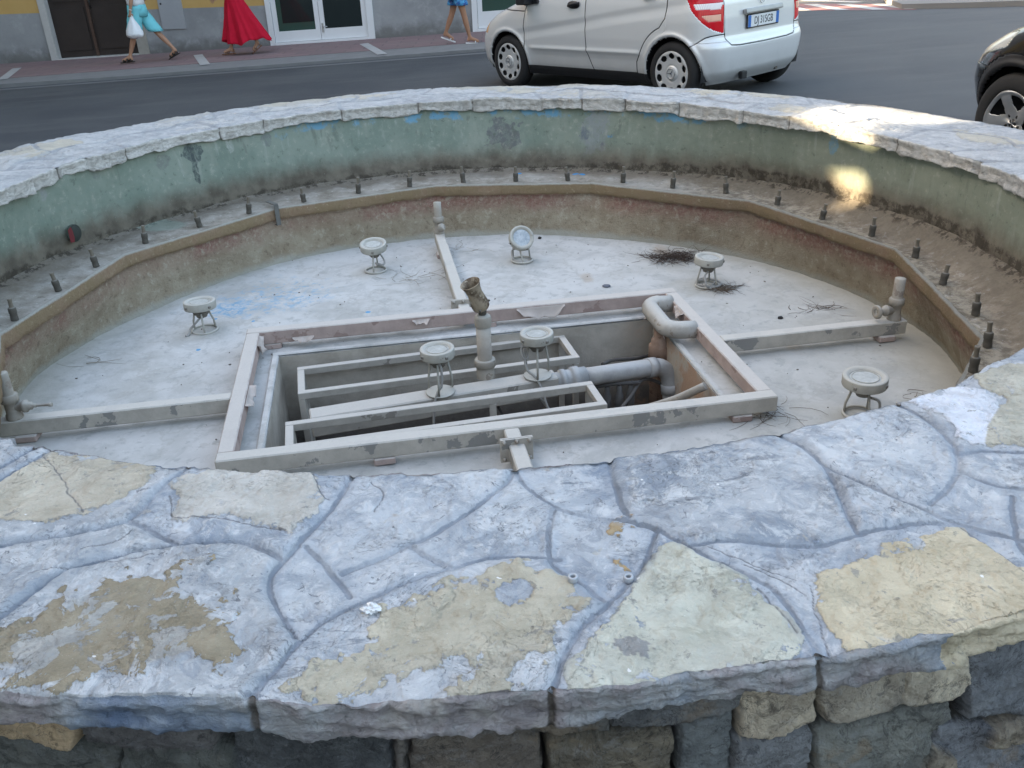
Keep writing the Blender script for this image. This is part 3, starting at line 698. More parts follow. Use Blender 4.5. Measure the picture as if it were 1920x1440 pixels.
profs = [(bot + .01, zbase + fil + .008), (bot - .012, zbase + fil), (bot - .035, zbase + fil*.3 - rise*.08)]
profs += [(bot - .035 + (toe - bot + .035)*i/10, Z_LEDGE + .004 + (zbase - rise*.08 - Z_LEDGE)*(1 - i/10)**1.25 + rough_b*np.sin(np.pi*i/10)) for i in range(1, 11)]
profs += [(toe + (lip + .012 - toe)*i/5, Z_LEDGE + 0*tb) for i in range(1, 6)]
RL = np.stack([p[0] + 0*tb for p in profs], 1)
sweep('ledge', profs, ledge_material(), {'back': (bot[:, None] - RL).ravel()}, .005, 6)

def ring_material():
    t = NT('ring_plaster', .95, spec=.2); x, y, z = t.xyz(); mid = t.noise(7, 6, .65); fine_ = t.noise(45, 6, .72); lo = t.noise(2.2, 5, .6); grit = t.noise(130, 3, .7)
    hz = t.math('ADD', z, t.math('MULTIPLY', t.math('SUBTRACT', mid, .5), .09))
    beige = t.mix(t.sm(mid, .3, .7), (.29,.235,.165), (.40,.345,.255))
    pink = t.mix(t.sm(fine_, .4, .62), (.27,.145,.115), (.345,.235,.185))
    c = t.mix(t.math('MULTIPLY', t.sm(hz, -.10, .01), t.math('ADD', .35, t.math('MULTIPLY', t.sm(lo, .40, .58), .65))), beige, pink)
    sp = t.noise(21, 7, .75); c = t.mix(t.math('MULTIPLY', t.sm(sp, .54, .63), .6), c, (.48,.43,.335)); c = t.mix(t.math('MULTIPLY', t.sm(sp, .44, .36), .6), c, (.19,.145,.10))
    c = t.mix(t.math('MULTIPLY', t.sm(fine_, .60, .70), .45), c, (.50,.46,.38))
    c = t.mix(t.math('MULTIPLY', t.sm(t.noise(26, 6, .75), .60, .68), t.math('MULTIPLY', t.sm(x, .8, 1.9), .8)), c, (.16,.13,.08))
    c = t.mix(t.sm(hz, -.17, -.215), c, (.43,.41,.35))
    och = t.mix(t.sm(t.noise(5, 5, .6), .4, .64), (.27,.20,.12), t.mix(sp, (.22,.115,.07), (.38,.31,.21)))
    och = t.mix(t.math('MULTIPLY', t.sm(fine_, .58, .70), .5), och, (.50,.43,.29))
    c = t.mix(t.sm(t.math('ADD', z, t.math('MULTIPLY', t.math('SUBTRACT', fine_, .5), .03)), .046, .052), c, och)
    c = t.mix(t.sm(t.math('ADD', z, t.math('MULTIPLY', fine_, .01)), .118, .128), c, (.40,.39,.35))
    h = t.math('ADD', t.math('MULTIPLY', mid, .5), t.math('MULTIPLY', grit, t.math('ADD', .25, t.math('MULTIPLY', t.sm(x, .2, 1.6), .9))))
    return t.done(c, bump=t.bump(t.math('ADD', h, t.math('MULTIPLY', sp, 1.4)), 1.0, .018))
foot = foot_r(tb); LB = .050
chip = .006*fbm(np.c_[np.cos(tb)*2, np.sin(tb)*2], 22, 99, 4)
profs = [(lip + .02, Z_LEDGE - .002 + 0*tb), (lip + .004, Z_LEDGE + 0*tb), (lip - .004, Z_LEDGE - .006 + 0*tb), (lip - .004, LB + .02 + 0*tb), (lip - .003, LB + .004 + chip), (lip + .012, LB - .004 + chip)]
profs += [(lip + .016 + (foot - lip - .016)*i/14, LB - .006 + chip*(1-i/14) + (Z_FLOOR - .02 - LB + .006)*i/14) for i in range(15)]
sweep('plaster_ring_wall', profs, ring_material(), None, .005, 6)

# ---- the pipe frame's axes on the floor
Z_FR = -.120
FA = [G(470,615,Z_FR), G(1250,540,Z_FR), G(1475,740,Z_FR), G(392,868,Z_FR)]
FROT = .1545
fx = Vector((math.cos(FROT), math.sin(FROT), 0)); fy = Vector((-math.sin(FROT), math.cos(FROT), 0))
FC = sum(FA, Vector())/4; FC.z = 0
def FL_(u, v, z=0.0): p = FC + fx*u + fy*v; return Vector((p.x, p.y, z))
def toF(p): d = Vector((p[0], p[1], 0)) - FC; return d.dot(fx), d.dot(fy)
us = [toF(p)[0] for p in FA]; vs = [toF(p)[1] for p in FA]
FW, FD = (us[1]+us[2]-us[0]-us[3])/4, (vs[0]+vs[1]-vs[2]-vs[3])/4      # half sizes
PIT = (-FW + .155, FW - .165, -FD + .13, FD - .165)                       # u0 u1 v0 v1 of the sunk pit
PIT_Z = -.80
def floor_mesh():
    us_ = np.unique(np.r_[np.arange(-2.6, PIT[0], .024), PIT[0], np.linspace(PIT[0], PIT[1], 60), np.arange(PIT[1], 2.6, .024)])
    vs_ = np.unique(np.r_[np.arange(-2.6, PIT[2], .024), PIT[2], np.linspace(PIT[2], PIT[3], 40), np.arange(PIT[3], 2.6, .024)])
    U, V_ = np.meshgrid(us_, vs_, indexing='ij')
    x = FC.x + fx.x*U + fy.x*V_; y = FC.y + fx.y*U + fy.y*V_
    P = np.stack([x, y, np.full_like(x, Z_FLOOR)], -1).reshape(-1, 3)
    inpit = (U.ravel() > PIT[0]-1e-4) & (U.ravel() < PIT[1]+1e-4) & (V_.ravel() > PIT[2]-1e-4) & (V_.ravel() < PIT[3]+1e-4)
    P[:,2] += np.where(inpit, 0, .006*fbm(P, 3, 101, 3) + .002*fbm(P, 25, 102, 3))
    F = grid_faces(len(us_), len(vs_)); c = P[F].mean(1)
    r = np.hypot(c[:,0]-FCX, c[:,1]-FCY); d = np.c_[c[:,0]-FC.x, c[:,1]-FC.y]
    u = d @ np.array([fx.x, fx.y]); v = d @ np.array([fy.x, fy.y])
    keep = (r < 2.34) & ~((u > PIT[0]) & (u < PIT[1]) & (v > PIT[2]) & (v < PIT[3]))
    return P, F[keep]
def floor_material():
    t = NT('basin_floor', .9, spec=.25); mid = t.noise(6, 7, .65); fine_ = t.noise(40, 6, .7); lo = t.noise(1.6, 5, .6); x, y, z = t.xyz()
    c = t.mix(t.sm(lo, .35, .65), (.40,.398,.38), (.53,.53,.52))
    c = t.mix(t.math('MULTIPLY', t.sm(mid, .38, .66), .6), c, (.575,.575,.565))
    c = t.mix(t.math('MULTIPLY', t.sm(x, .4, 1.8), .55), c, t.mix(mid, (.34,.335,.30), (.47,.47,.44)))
    c = t.mix(t.math('MULTIPLY', t.sm(t.noise(13, 7, .7), .55, .64), .5), c, (.30,.31,.305))
    c = t.mix(t.math('MULTIPLY', t.sm(t.noise(3.6, 7, .7, dist=.6), .54, .62), .45), c, (.36,.365,.355))
    tide = t.math('ABSOLUTE', t.math('SUBTRACT', t.noise(1.3, 6, .6), .5)); c = t.mix(t.math('MULTIPLY', t.sm(tide, .012, .002), .3), c, (.33,.32,.29))
    c = t.mix(t.math('MULTIPLY', t.sm(fine_, .60, .70), .40), c, (.64,.64,.625))
    c = t.mix(t.math('MULTIPLY', t.sm(fine_, .38, .31), .5), c, (.27,.275,.262))
    p1 = G(485, 568, Z_FLOOR); p2 = G(425, 580, Z_FLOOR); p3 = G(540, 548, Z_FLOOR); p4 = G(750, 545, Z_FLOOR)
    b1 = t.blob(tuple(p1), (.34,.20,.5), 7, .9, .4); bn = t.sm(t.noise(18, 8, .75), .46, .64)
    c = t.mix(t.math('MULTIPLY', t.math('MULTIPLY', b1, bn), .75), c, (.20,.36,.52))
    c = t.mix(t.math('MULTIPLY', t.math('MULTIPLY', t.blob(tuple(p2), (.15,.10,.5), 12, 1.0, .4), t.sm(t.noise(26, 7, .75), .42, .60)), .8), c, (.16,.33,.49))
    c = t.mix(t.math('MULTIPLY', t.math('MULTIPLY', t.blob(tuple(p3), (.30,.25,.5), 7, .8, .3), t.sm(t.noise(22, 7, .7), .52, .60)), .6), c, (.22,.38,.52))
    for px, py, s in ((372,655,.012),(475,603,.010),(500,640,.012),(690,585,.015),(404,598,.012)):
        c = t.mix(t.blob(tuple(G(px, py, Z_FLOOR)), (s,s,.3), 30, .3, .1), c, (.13,.32,.53))
    for px, py, s_, k_ in ((387,622,.13,.5),(706,510,.13,.45),(979,490,.12,.45),(1326,536,.16,.55),(1612,780,.14,.5),(1262,488,.24,.4),(1600,628,.30,.35),(1440,770,.2,.4),(60,800,.25,.35),(870,590,.14,.4)):
        c = t.mix(t.math('MULTIPLY', t.blob(tuple(G(px, py, Z_FLOOR)), (s_, s_*.8, .3), 9, .8, .6), k_), c, t.mix(fine_, (.30,.285,.245), (.42,.405,.36)))
    for px, py, s_ in ((1480,640,.05),(655,690,.04),(1240,470,.05),(1100,520,.035)):
        c = t.mix(t.math('MULTIPLY', t.blob(tuple(G(px, py, Z_FLOOR)), (s_, s_*2.2, .3), 16, .9, .5), .35), c, (.36,.25,.15))
    d = t.math('SUBTRACT', t.math('SQRT', t.math('ADD', t.math('POWER', t.math('SUBTRACT', x, FCX), 2.0), t.math('POWER', t.math('SUBTRACT', y, FCY), 2.0))), t.math('MULTIPLY', mid, .25))
    c = t.mix(t.math('MULTIPLY', t.sm(d, 1.75, 2.02), .55), c, (.38,.36,.30))      # silt washed to the rim
    return t.done(c, bump=t.bump(t.math('ADD', mid, t.math('MULTIPLY', fine_, .6)), .4, .008))
P, Fq = floor_mesh(); M_FLOOR = floor_material()
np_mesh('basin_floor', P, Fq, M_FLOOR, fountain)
# the pit: four plastered walls and a dark bottom, each wall slightly out of true
def pit_material():
    t = NT('pit_plaster', .95, spec=.2); x, y, z = t.xyz(); mid = t.noise(6, 6, .65); fine_ = t.noise(45, 6, .7)
    c = t.mix(t.sm(mid, .3, .7), (.36,.325,.275), (.50,.46,.40))
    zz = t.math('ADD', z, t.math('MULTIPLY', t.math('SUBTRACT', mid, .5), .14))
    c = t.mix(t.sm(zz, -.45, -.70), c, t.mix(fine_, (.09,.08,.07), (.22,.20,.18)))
    c = t.mix(t.math('MULTIPLY', t.sm(x, .55, .85), t.math('MULTIPLY', t.sm(mid, .42, .56), .8)), c, (.36,.22,.14))
    p = G(655, 662, -.33); c = t.mix(t.math('MULTIPLY', t.blob(tuple(p), (.16,.16,.05), 16, .7, .2), .75), c, (.36,.15,.12))
    return t.done(c, bump=t.bump(t.math('ADD', mid, fine_), .5, .008))
M_PIT = pit_material()
def pit():
    u0, u1, v0, v1 = PIT; seq = [(u0,v0),(u1,v0),(u1,v1),(u0,v1)]; V, F = [], []
    for k in range(4):
        a = np.array(seq[k]); b = np.array(seq[(k+1) % 4]); nx, nz = 60, 24
        s, h = np.meshgrid(np.linspace(0,1,nx), np.linspace(0,1,nz), indexing='ij')
        uv = a + (b-a)*s.reshape(-1,1); p = np.array([FL_(q[0], q[1]) for q in uv]); p[:,2] = Z_FLOOR + .001 + (PIT_Z - Z_FLOOR)*h.ravel()
        nrm = np.array([[0,1],[-1,0],[0,-1],[1,0]])[k]; nn = fx*float(nrm[0]) + fy*float(nrm[1])
        bumpv = .005*fbm(p, 5, 111+k, 4)*np.minimum(1, h.ravel()*8)*np.sin(np.pi*s.ravel())
        p += np.array(nn)[None]*bumpv[:,None]
        F.append(grid_faces(nx, nz, base=sum(len(x) for x in V))); V.append(p)
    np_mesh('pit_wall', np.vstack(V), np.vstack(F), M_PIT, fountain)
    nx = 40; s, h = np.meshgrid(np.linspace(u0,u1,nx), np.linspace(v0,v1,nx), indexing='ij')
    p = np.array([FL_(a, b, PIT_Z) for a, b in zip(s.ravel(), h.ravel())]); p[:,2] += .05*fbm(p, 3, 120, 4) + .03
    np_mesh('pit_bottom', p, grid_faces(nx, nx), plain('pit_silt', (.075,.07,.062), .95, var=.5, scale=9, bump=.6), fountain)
    k = MB()                                                  # low raised kerb round the mouth of the pit
    w, h = .035, .012
    for (a0, b0, a1, b1) in ((u0-w,v1+w/2,u1+w,v1+w/2),(u0-w,v0-w/2,u1+w,v0-w/2),(u0-w/2,v0,u0-w/2,v1),(u1+w/2,v0,u1+w/2,v1)):
        k.bar(FL_(a0,b0,Z_FLOOR+h/2+.004), FL_(a1,b1,Z_FLOOR+h/2+.004), w-.002, h, .006)
    k.build('pit_kerb', M_FLOOR, fountain)
pit()
# overflow hole in the green wall: red plastic sleeve
hp = wall_hit(137, 437); hn = Vector((FCX - hp.x, FCY - hp.y, 0)).normalized(); hm = axis_matrix(hp + hn*.012, hn)
sl = MB().lathe([(.048,-.012),(.0485,.0),(.047,.0015),(.046,-.004)], hm, 28).build('overflow_sleeve', plain('dark_sleeve', (.06,.075,.06), .8), fountain)
MB().lathe([(.0,.001),(.044,.001),(.047,-.002)], hm, 28).build('overflow_opening', plain('hole_dark', (.035,.040,.035), .9, var=.5), sl)
MB().prism([(-.046,-.040),(-.018,-.043),(-.012,-.02),(-.014,.02),(-.02,.043),(-.044,.03)], .0015, .003, hm).build('overflow_lining', plain('red_lining', (.13,.018,.022), .6, var=.4), sl)
# steel bracket clamped over the lip
bp = G(517, 392, Z_LEDGE); bd = Vector((FCX - bp.x, FCY - bp.y, 0)).normalized(); bt_ = bd.cross(Vector((0,0,1)))
mb = MB()
R_ = Matrix((bt_, bd, Vector((0,0,1)))).transposed()
mb.box(bp + bd*.012 + Vector((0,0,-.035)), (.03,.006,.13), R_, .001); mb.box(bp - bd*.045 + Vector((0,0,.032)), (.03,.11,.006), R_, .001); mb.box(bp + bd*.0 + Vector((0,0,-.10)), (.03,.03,.006), R_, .001)
tag(mb.build('clamp_bracket', plain('dull_steel', (.16,.16,.15), .6, .5)), 'dark flat steel bracket hooked over the ochre lip of the ledge', 'bracket')
# ================================================================== FITTINGS IN THE BASIN
def dusty(name, body, scab, dust, scab_at=.60, flakes=8.0, rough=.9):
    """old coat of paint under settled dust, with scabs where the coat came off"""
    t = NT(name, rough, spec=.2); mid = t.noise(10, 6, .65); fine_ = t.noise(70, 5, .7)
    c = t.mix(t.sm(mid, .3, .7), tuple(k*.86 for k in body), tuple(k*1.12 for k in body))
    c = t.mix(t.math('MULTIPLY', t.sm(t.noise(flakes, 6, .6), scab_at, scab_at+.012), .9), c, scab)
    gn = t.n('NewGeometry', 1); nz = t.xyz(gn)[2]
    up = t.math('MULTIPLY', t.sm(t.math('ADD', nz, t.math('MULTIPLY', t.math('SUBTRACT', mid, .5), .7)), .45, .85), .85)
    c = t.mix(up, c, t.mix(fine_, tuple(k*.9 for k in dust), tuple(min(1, k*1.1) for k in dust)))
    c = t.mix(t.math('MULTIPLY', t.sm(fine_, .62, .72), .35), c, tuple(k*.5 for k in body))
    return t.done(c, bump=t.bump(t.math('ADD', mid, t.math('MULTIPLY', fine_, .5)), .5, .004))
M_FRAME = dusty('frame_paint', (.44,.405,.35), (.235,.23,.215), (.56,.54,.50), .575, 6.5)
M_FRAME_P = dusty('frame_paint_pinkish', (.42,.33,.295), (.30,.22,.195), (.56,.54,.505), .585, 7.0)
M_RACK = dusty('rack_paint', (.42,.39,.345), (.23,.21,.185), (.53,.51,.475), .64, 7.0)
M_LAMP = dusty('lamp_casing', (.40,.385,.34), (.27,.25,.22), (.50,.49,.45), .64, 16.0)
M_LAMPD = dusty('lamp_body', (.19,.175,.15), (.12,.11,.10), (.36,.35,.32), .62, 20.0)
M_PVC = dusty('grey_plastic_pipe', (.36,.355,.345), (.28,.27,.25), (.47,.475,.475), .66, 8.0, .6)
M_PVCF = dusty('flaking_pipe', (.40,.375,.335), (.27,.23,.19), (.52,.51,.48), .62, 14.0)
M_RUSTY = dusty('rusty_coupling', (.24,.165,.125), (.16,.10,.07), (.36,.31,.27), .58, 12.0)
M_RISER = dusty('riser_pipe', (.33,.30,.255), (.24,.20,.165), (.42,.40,.36), .60, 14.0)
M_DARK = dusty('dark_bronze', (.085,.078,.066), (.16,.14,.11), (.20,.19,.17), .62, 30.0, .7)
M_FLAKE = plain('paint_flake', (.50,.44,.40), .9, var=.2)
M_CABLE = plain('old_cable', (.34,.33,.31), .8, var=.25)
M_CABLED = plain('dark_cable', (.09,.085,.08), .8, var=.35)

HB, WB = .072, .066
frame = thing('pipe_frame', 'big rectangular dusty pipe frame with four side arms lying on the basin floor', 'pipe frame', (0,0,0))
zc = Z_FR - HB/2
def fbar(name, u0, v0, u1, v1, mat, w=WB, h=HB, z=zc, bevel=.005, parent=frame):
    return MB().bar(FL_(u0,v0,z), FL_(u1,v1,z), w, h, bevel).build(name, mat, parent)
hw = WB/2
fbar('frame_bar', -FW, FD-hw, FW, FD-hw, M_FRAME_P)
fbar('frame_bar', -FW, -FD+hw, FW, -FD+hw, M_FRAME)
fbar('frame_bar', -FW+hw, -FD+WB, -FW+hw, FD-WB, M_FRAME_P, h=HB-.004)
fbar('frame_bar', FW-hw, -FD+WB, FW-hw, FD-WB, M_FRAME_P, h=HB-.004)
# arms
vR = (toF(G(1365,632,Z_FR))[1] + toF(G(1692,594,Z_FR))[1])/2; uR = toF(G(1694,594,Z_FR))[0]
vL = (toF(G(424,738,Z_FR))[1] + toF(G(0,788,Z_FR))[1])/2; uL = toF(G(-14,789,Z_FR))[0]
VT_EXTRA = .10
uT = (toF(G(829,443,Z_FR))[0] + toF(G(862,560,Z_FR))[0])/2; vT = toF(G(829,440,Z_FR))[1] + VT_EXTRA
uN = (toF(G(957,802,Z_FR))[0] + toF(G(983,866,Z_FR))[0])/2
fbar('arm', FW, vR, uR, vR, M_FRAME, .062, .070, zc-.003)
fbar('arm', -FW, vL, uL, vL, M_FRAME, .062, .070, zc-.003)
fbar('arm', uT, FD, uT, vT, M_FRAME, .062, .070, zc-.003)
fbar('arm', uN, -FD, uN, -1.72, M_FRAME, .062, .070, zc-.003)
def flange(u, v, parent=frame):
    m = MB()
    m.box(FL_(u, v, zc+.006), (.128, .007, .100), Matrix.Rotation(FROT, 3, 'Z'), .001)
    m.box(FL_(u, v-.010, zc+.006), (.128, .007, .100), Matrix.Rotation(FROT, 3, 'Z'), .001)
    f = m.build('flange', M_FRAME, parent)
    for su in (-.050, 0, .050):
        for sz in (-.036, .040):
            if su == 0 and sz < 0: continue
            b = MB().lathe([(0,.0),(.009,.0),(.009,.007),(.005,.009),(.005,.014),(0,.014)], axis_matrix(FL_(u+su, v-.0135, zc+.006+sz), -fy), 6)
            b.build('bolt', M_RISER, f)
flange(uT, FD + .075); flange(uN, -FD - .115)
for u, v in ((FW-.15, -FD+.03), (uR-.10, vR-.01), (uL+.12, vL-.012), (-FW+.12, FD-.03), (.1, FD-.03), (FW-.1, FD-.03), (-.5, -FD+.03), (uT, vT-.25)):
    MB().box(FL_(u, v, Z_FLOOR + .017), (.085, .07, .030), Matrix.Rotation(FROT+rng.uniform(-.1,.1), 3, 'Z'), .004).build('support_block', M_FRAME_P, frame)
# flakes of paint curling off the frame's inner faces
def flake(c, ax, out, L, hgt, seed, name='paint_flake'):
    nx, nz = 26, 8; s, h = np.meshgrid(np.linspace(0,1,nx), np.linspace(0,1,nz), indexing='ij')
    rg = 1 + .35*noise(np.c_[s.ravel()*9+seed, s.ravel()*0, s.ravel()*0], 1, seed)
    hh = h.ravel()*hgt*rg*np.clip(np.sin(s.ravel()*3.1)*1.6, .12, 1); curl = (h.ravel()**2)*(.022 + .012*noise(np.c_[s.ravel()*5, s.ravel()*0, s.ravel()*0], 1, seed+3))
    p = np.array(c)[None] + np.array(ax)[None]*((s.ravel()-.5)*L)[:,None] + np.array(out)[None]*(curl + .003)[:,None]
    p[:,2] += -hh
    me = np_mesh(name, p, grid_faces(nx, nz), M_FLAKE, frame); md = me.modifiers.new('thick', 'SOLIDIFY'); md.thickness = .0015
p_ = lambda px, py: toF(G(px, py, Z_FR))[0]
flake(FL_(p_(1018,580), FD-WB, Z_FR-.008), fx, -fy, .26, .050, 4)
flake(FL_(p_(565,625), FD-WB, Z_FR-.045), fx, -fy, .11, .022, 7)
flake(FL_(p_(790,600), FD-WB, Z_FR-.015), fx, -fy, .09, .020, 9)
flake(FL_(-FW+WB, FD-WB-.10, Z_FR-.004), fy, fx, .13, .055, 11)
flake(FL_(-FW+WB, -.10, Z_FR-.010), fy, fx, .20, .030, 13)
flake(FL_(FW-WB, FD-.30, Z_FR-.006), fy, -fx, .12, .030, 15)

# risers with their stop valves, at the ends of the arms
def riser(u, v, ztop, vdir, closed_end=False):
    b = FL_(u, v, Z_FR - .004)
    m = MB().lathe([(.034,0),(.034,.018),(.028,.022),(.027,.075),(.036,.078),(.036,.108),(.028,.112),(.0255,.118),(.0255,ztop-Z_FR),(0,ztop-Z_FR)], Matrix.Translation(b), 20)
    r = m.build('riser', M_RISER, frame)
    d = (fx*vdir[0] + fy*vdir[1]).normalized(); c = b + Vector((0,0,.052))
    MB().lathe([(.020,.018),(.020,.045),(.027,.048),(.027,.062),(.017,.066),(.017,.082),(.009,.084),(.009,.10),(0,.10)], axis_matrix(c, d), 16).build('valve', M_RISER, r)
    return b, d, c, r
b, d, c, r = riser(uR-.055, vR+.004, .092, (-1,-.12))
MB().lathe([(.030,.096),(.034,.100),(.034,.108),(.030,.112),(.012,.112),(.012,.106),(.026,.104),(.026,.100)], axis_matrix(c, d), 18).build('handwheel', M_RISER, r)
b, d, c, r = riser(uL+.085, vL+.004, .090, (1,-.1))
MB().lathe([(.006,.10),(.006,.15),(.009,.152),(.009,.165),(0,.165)], axis_matrix(c, d), 10).build('valve_spindle', M_RISER, r)
b, d, c, r = riser(uT, vT-.045, .088, (.25,-1))

# two open racks of small square bar sunk in the pit
def rack(px, z, label, posts):
    C = [G(x, y, z) for x, y in px]; w = .034
    mid = sum(C, Vector())/4
    o = thing('lamp_rack', label, 'rack', (0,0,0), 0, 'open racks of square bar in the pit')
    ax = ((C[1]-C[0]) + (C[2]-C[3])).normalized(); ay = Vector((-ax.y, ax.x, 0))
    L = ((C[1]-C[0]).dot(ax) + (C[2]-C[3]).dot(ax))/4; D = ((C[0]-C[3]).dot(ay) + (C[1]-C[2]).dot(ay))/4
    q = lambda a, b_, zz: Vector((mid.x, mid.y, 0)) + ax*a + ay*b_ + Vector((0,0,zz))
    for s in (-1, 1):
        MB().bar(q(-L, s*(D-w/2), z-w/2), q(L, s*(D-w/2), z-w/2), w, w, .002).build('rail', M_RACK, o)
        MB().bar(q(s*(L-w/2), -D+w, z-w/2), q(s*(L-w/2), D-w, z-w/2), w, w-.003, .002).build('end_bar', M_RACK, o)
        for s2 in (-1, 1):
            MB().bar(q(s*(L-w/2), s2*(D-w/2), z-w), q(s*(L-w/2), s2*(D-w/2), PIT_Z+.02), w-.003, w-.003, .002, up=Vector((0,1,0))).build('post', M_RACK, o)
    for f in posts:
        MB().bar(q(L*f, -D+w/2, z-w), q(L*f, -D+w/2, PIT_Z+.02), w-.003, w-.003, .002, up=Vector((0,1,0))).build('post', M_RACK, o)
        MB().bar(q(L*f, D-w/2, z-w), q(L*f, D-w/2, PIT_Z+.02), w-.003, w-.003, .002, up=Vector((0,1,0))).build('post', M_RACK, o)
    return q, L, D
rack([(562,687),(1052,627),(1092,668),(553,740)], -.265, 'open rack of dusty square bar behind the central water jet', ())
rack([(540,790),(1108,714),(1140,757),(528,843)], -.19, 'open rack of dusty square bar in front of the central water jet', (.32,))

# manifold with the central jet
ZM = -.240
ma, mb_ = G(580,775,ZM), G(1042,700,ZM)
man = thing('water_manifold', 'dusty square water manifold pipe running through the pit between the two racks', 'pipe', (0,0,0))
MB().bar(ma - Vector((0,0,.05)), mb_ - Vector((0,0,.05)), .10, .10, .006).build('duct', M_RACK, man)
md = (mb_ - ma).normalized()
pv = mb_ + Vector((0,0,-.045))
MB().lathe([(.046,-.02),(.046,.02),(.056,.022),(.056,.045),(.050,.047),(.050,.075),(.060,.078),(.060,.112),(.052,.115),(.052,.15),(.0,.15)], axis_matrix(pv, md), 24).build('union_coupling', M_PVC, man)
# plastic feed pipe: straight, elbow, down
e1 = G(1228,688,-.335); st_ = pv + md*.12
dirp = (e1 - st_).normalized(); dn = Vector((.10,-.16,-1)).normalized()
pts = [st_, st_ + (e1-st_)*.5, e1]
for k in range(1, 9):
    t_ = k/8*math.pi/2; pts.append(e1 + dirp*(.085*math.sin(t_)) + dn*(.085*(1-math.cos(t_))))
endp = pts[-1]; pts += [endp + dn*.12, endp + dn*.35]
fp = MB().tube(pts, .045, 20).build('feed_pipe', M_PVC, man)
MB().lathe([(.046,0),(.051,.0),(.051,.05),(.046,.05)], axis_matrix(endp + dn*.015, dn), 22).build('elbow_socket', M_PVC, fp)
MB().lathe([(.046,0),(.0505,.0),(.0505,.05),(.046,.05)], axis_matrix(e1 - dirp*.05, dirp), 22).build('elbow_socket', M_PVC, fp)
# central jet
jb = G(911,706,ZM); jet = thing('water_jet', 'upright central jet pipe with a tilted stained brass cup nozzle', 'fountain jet', (jb.x, jb.y, ZM))
def rnd(k): return Matrix.Rotation(k, 4, 'Z')
MB().lathe([(.043,0),(.043,.055),(.039,.058),(.0,.058)], seg=28).build('socket', M_RISER, jet)
MB().lathe([(.040,.055),(.050,.060),(.050,.088),(.046,.094),(.036,.095),(0,.095)], seg=28).build('union_nut', M_RISER, jet)
MB().lathe([(.0345,.093),(.0345,.265),(0,.265)], seg=28).build('jet_pipe', dusty('jet_pipe_paint', (.40,.36,.31), (.33,.25,.22), (.46,.44,.40), .60, 9.0), jet)
MB().lathe([(.038,.262),(.039,.268),(.039,.300),(.036,.312),(.020,.318),(0,.318)], seg=28).build('cap', M_RISER, jet)
def brass():
    t = NT('stained_brass', .5, .35); n1 = t.noise(14, 6, .6); n2 = t.noise(30, 5, .6)
    c = t.mix(t.sm(n1, .44, .60), (.13,.095,.065), (.36,.30,.22)); c = t.mix(t.sm(n2, .58, .66), c, (.42,.37,.29))
    c = t.mix(t.math('MULTIPLY', t.sm(n1, .64, .72), .8), c, (.45,.30,.10))
    return t.done(c, bump=t.bump(n2, .3, .004))
cupM = Matrix.Scale(1.0, 4) @ Matrix.Translation((.0, 0, .345)) @ Euler((rad(12), rad(-19), 0)).to_matrix().to_4x4() @ Matrix.Scale(1.13, 4)
neck = MB().lathe([(.014,.31),(.018,.322),(.020,.335),(.016,.345),(.012,.36),(0,.36)], seg=16); neck.build('swivel', M_DARK, jet)
cup = MB().lathe([(0,.004),(.030,.004),(.036,.012),(.037,.030),(.034,.055),(.031,.080),(.033,.105),(.040,.128),(.042,.132),(.040,.133),(.031,.105),(.029,.08),(.031,.055),(.030,.02),(0,.018)], cupM, 28)
cup = cup.build('cup_nozzle', brass(), jet)
for k in range(3):
    a = 2*math.pi*k/3 + .4
    MB().lathe([(0,0),(.005,0),(.005,.008),(0,.008)], cupM @ axis_matrix((.036*math.cos(a), .036*math.sin(a), .018), (math.cos(a), math.sin(a), 0)), 8).build('grub_screw', M_DARK, cup)

# flaking U-shaped pipe at the far right corner of the frame
ul = thing('return_pipe', 'flaking U shaped pipe bend joined to the frame beside the pit corner', 'pipe', (0,0,0))
zu = -.150; A = toF(G(1262,566,zu)); B = toF(G(1297,618,zu)); ue = FW - WB + .004
uo = toF(G(1213,575,zu))[0]; vo1, vo2 = A[1] - .02, B[1] - .0
pts = [FL_(ue, vo1, zu)]
rb = .075
pts += [FL_(uo + rb, vo1, zu+.004)] + [FL_(uo + rb - rb*math.sin(t_), vo1 - rb*(1-math.cos(t_)), zu + .008) for t_ in np.linspace(.2, math.pi/2, 7)]
pts += [FL_(uo + rb - rb*math.cos(t_), vo2 + rb*(1 - math.sin(t_)) , zu + .004) for t_ in np.linspace(.0, math.pi/2, 8)] + [FL_(ue, vo2, zu)]
MB().tube(pts, .044, 20).build('bend', M_PVCF, ul)
mp = FL_(uo + .012, (vo1+vo2)/2 - .03, zu)
MB().lathe([(.034,-.03),(.034,-.10),(.046,-.105),(.046,-.13),(.057,-.135),(.057,-.20),(.050,-.205),(.046,-.24),(.046,-.60),(0,-.60)], Matrix.Translation(mp), 24).build('drop_coupling', M_RUSTY, ul)
rf = random.Random(3)
for k in range(12):                                           # loose shreds of skin on the pipe
    q = pts[rf.randrange(3, len(pts)-2)]; a = rf.uniform(2.6, 6.4); o_ = Vector((math.cos(a)*.040, math.sin(a)*.02, math.sin(a)*.038))
    s_ = np.array([[0,0],[rf.uniform(.012,.024),.002],[rf.uniform(.016,.026),rf.uniform(.008,.016)],[.002,rf.uniform(.008,.014)]])
    MB().prism([tuple(x) for x in s_], 0, .0014, Matrix.Translation(q + o_) @ Euler((rf.uniform(-1,1), rf.uniform(-1,1), rf.uniform(0,6))).to_matrix().to_4x4()).build('skin_shred', M_FLAKE, ul)

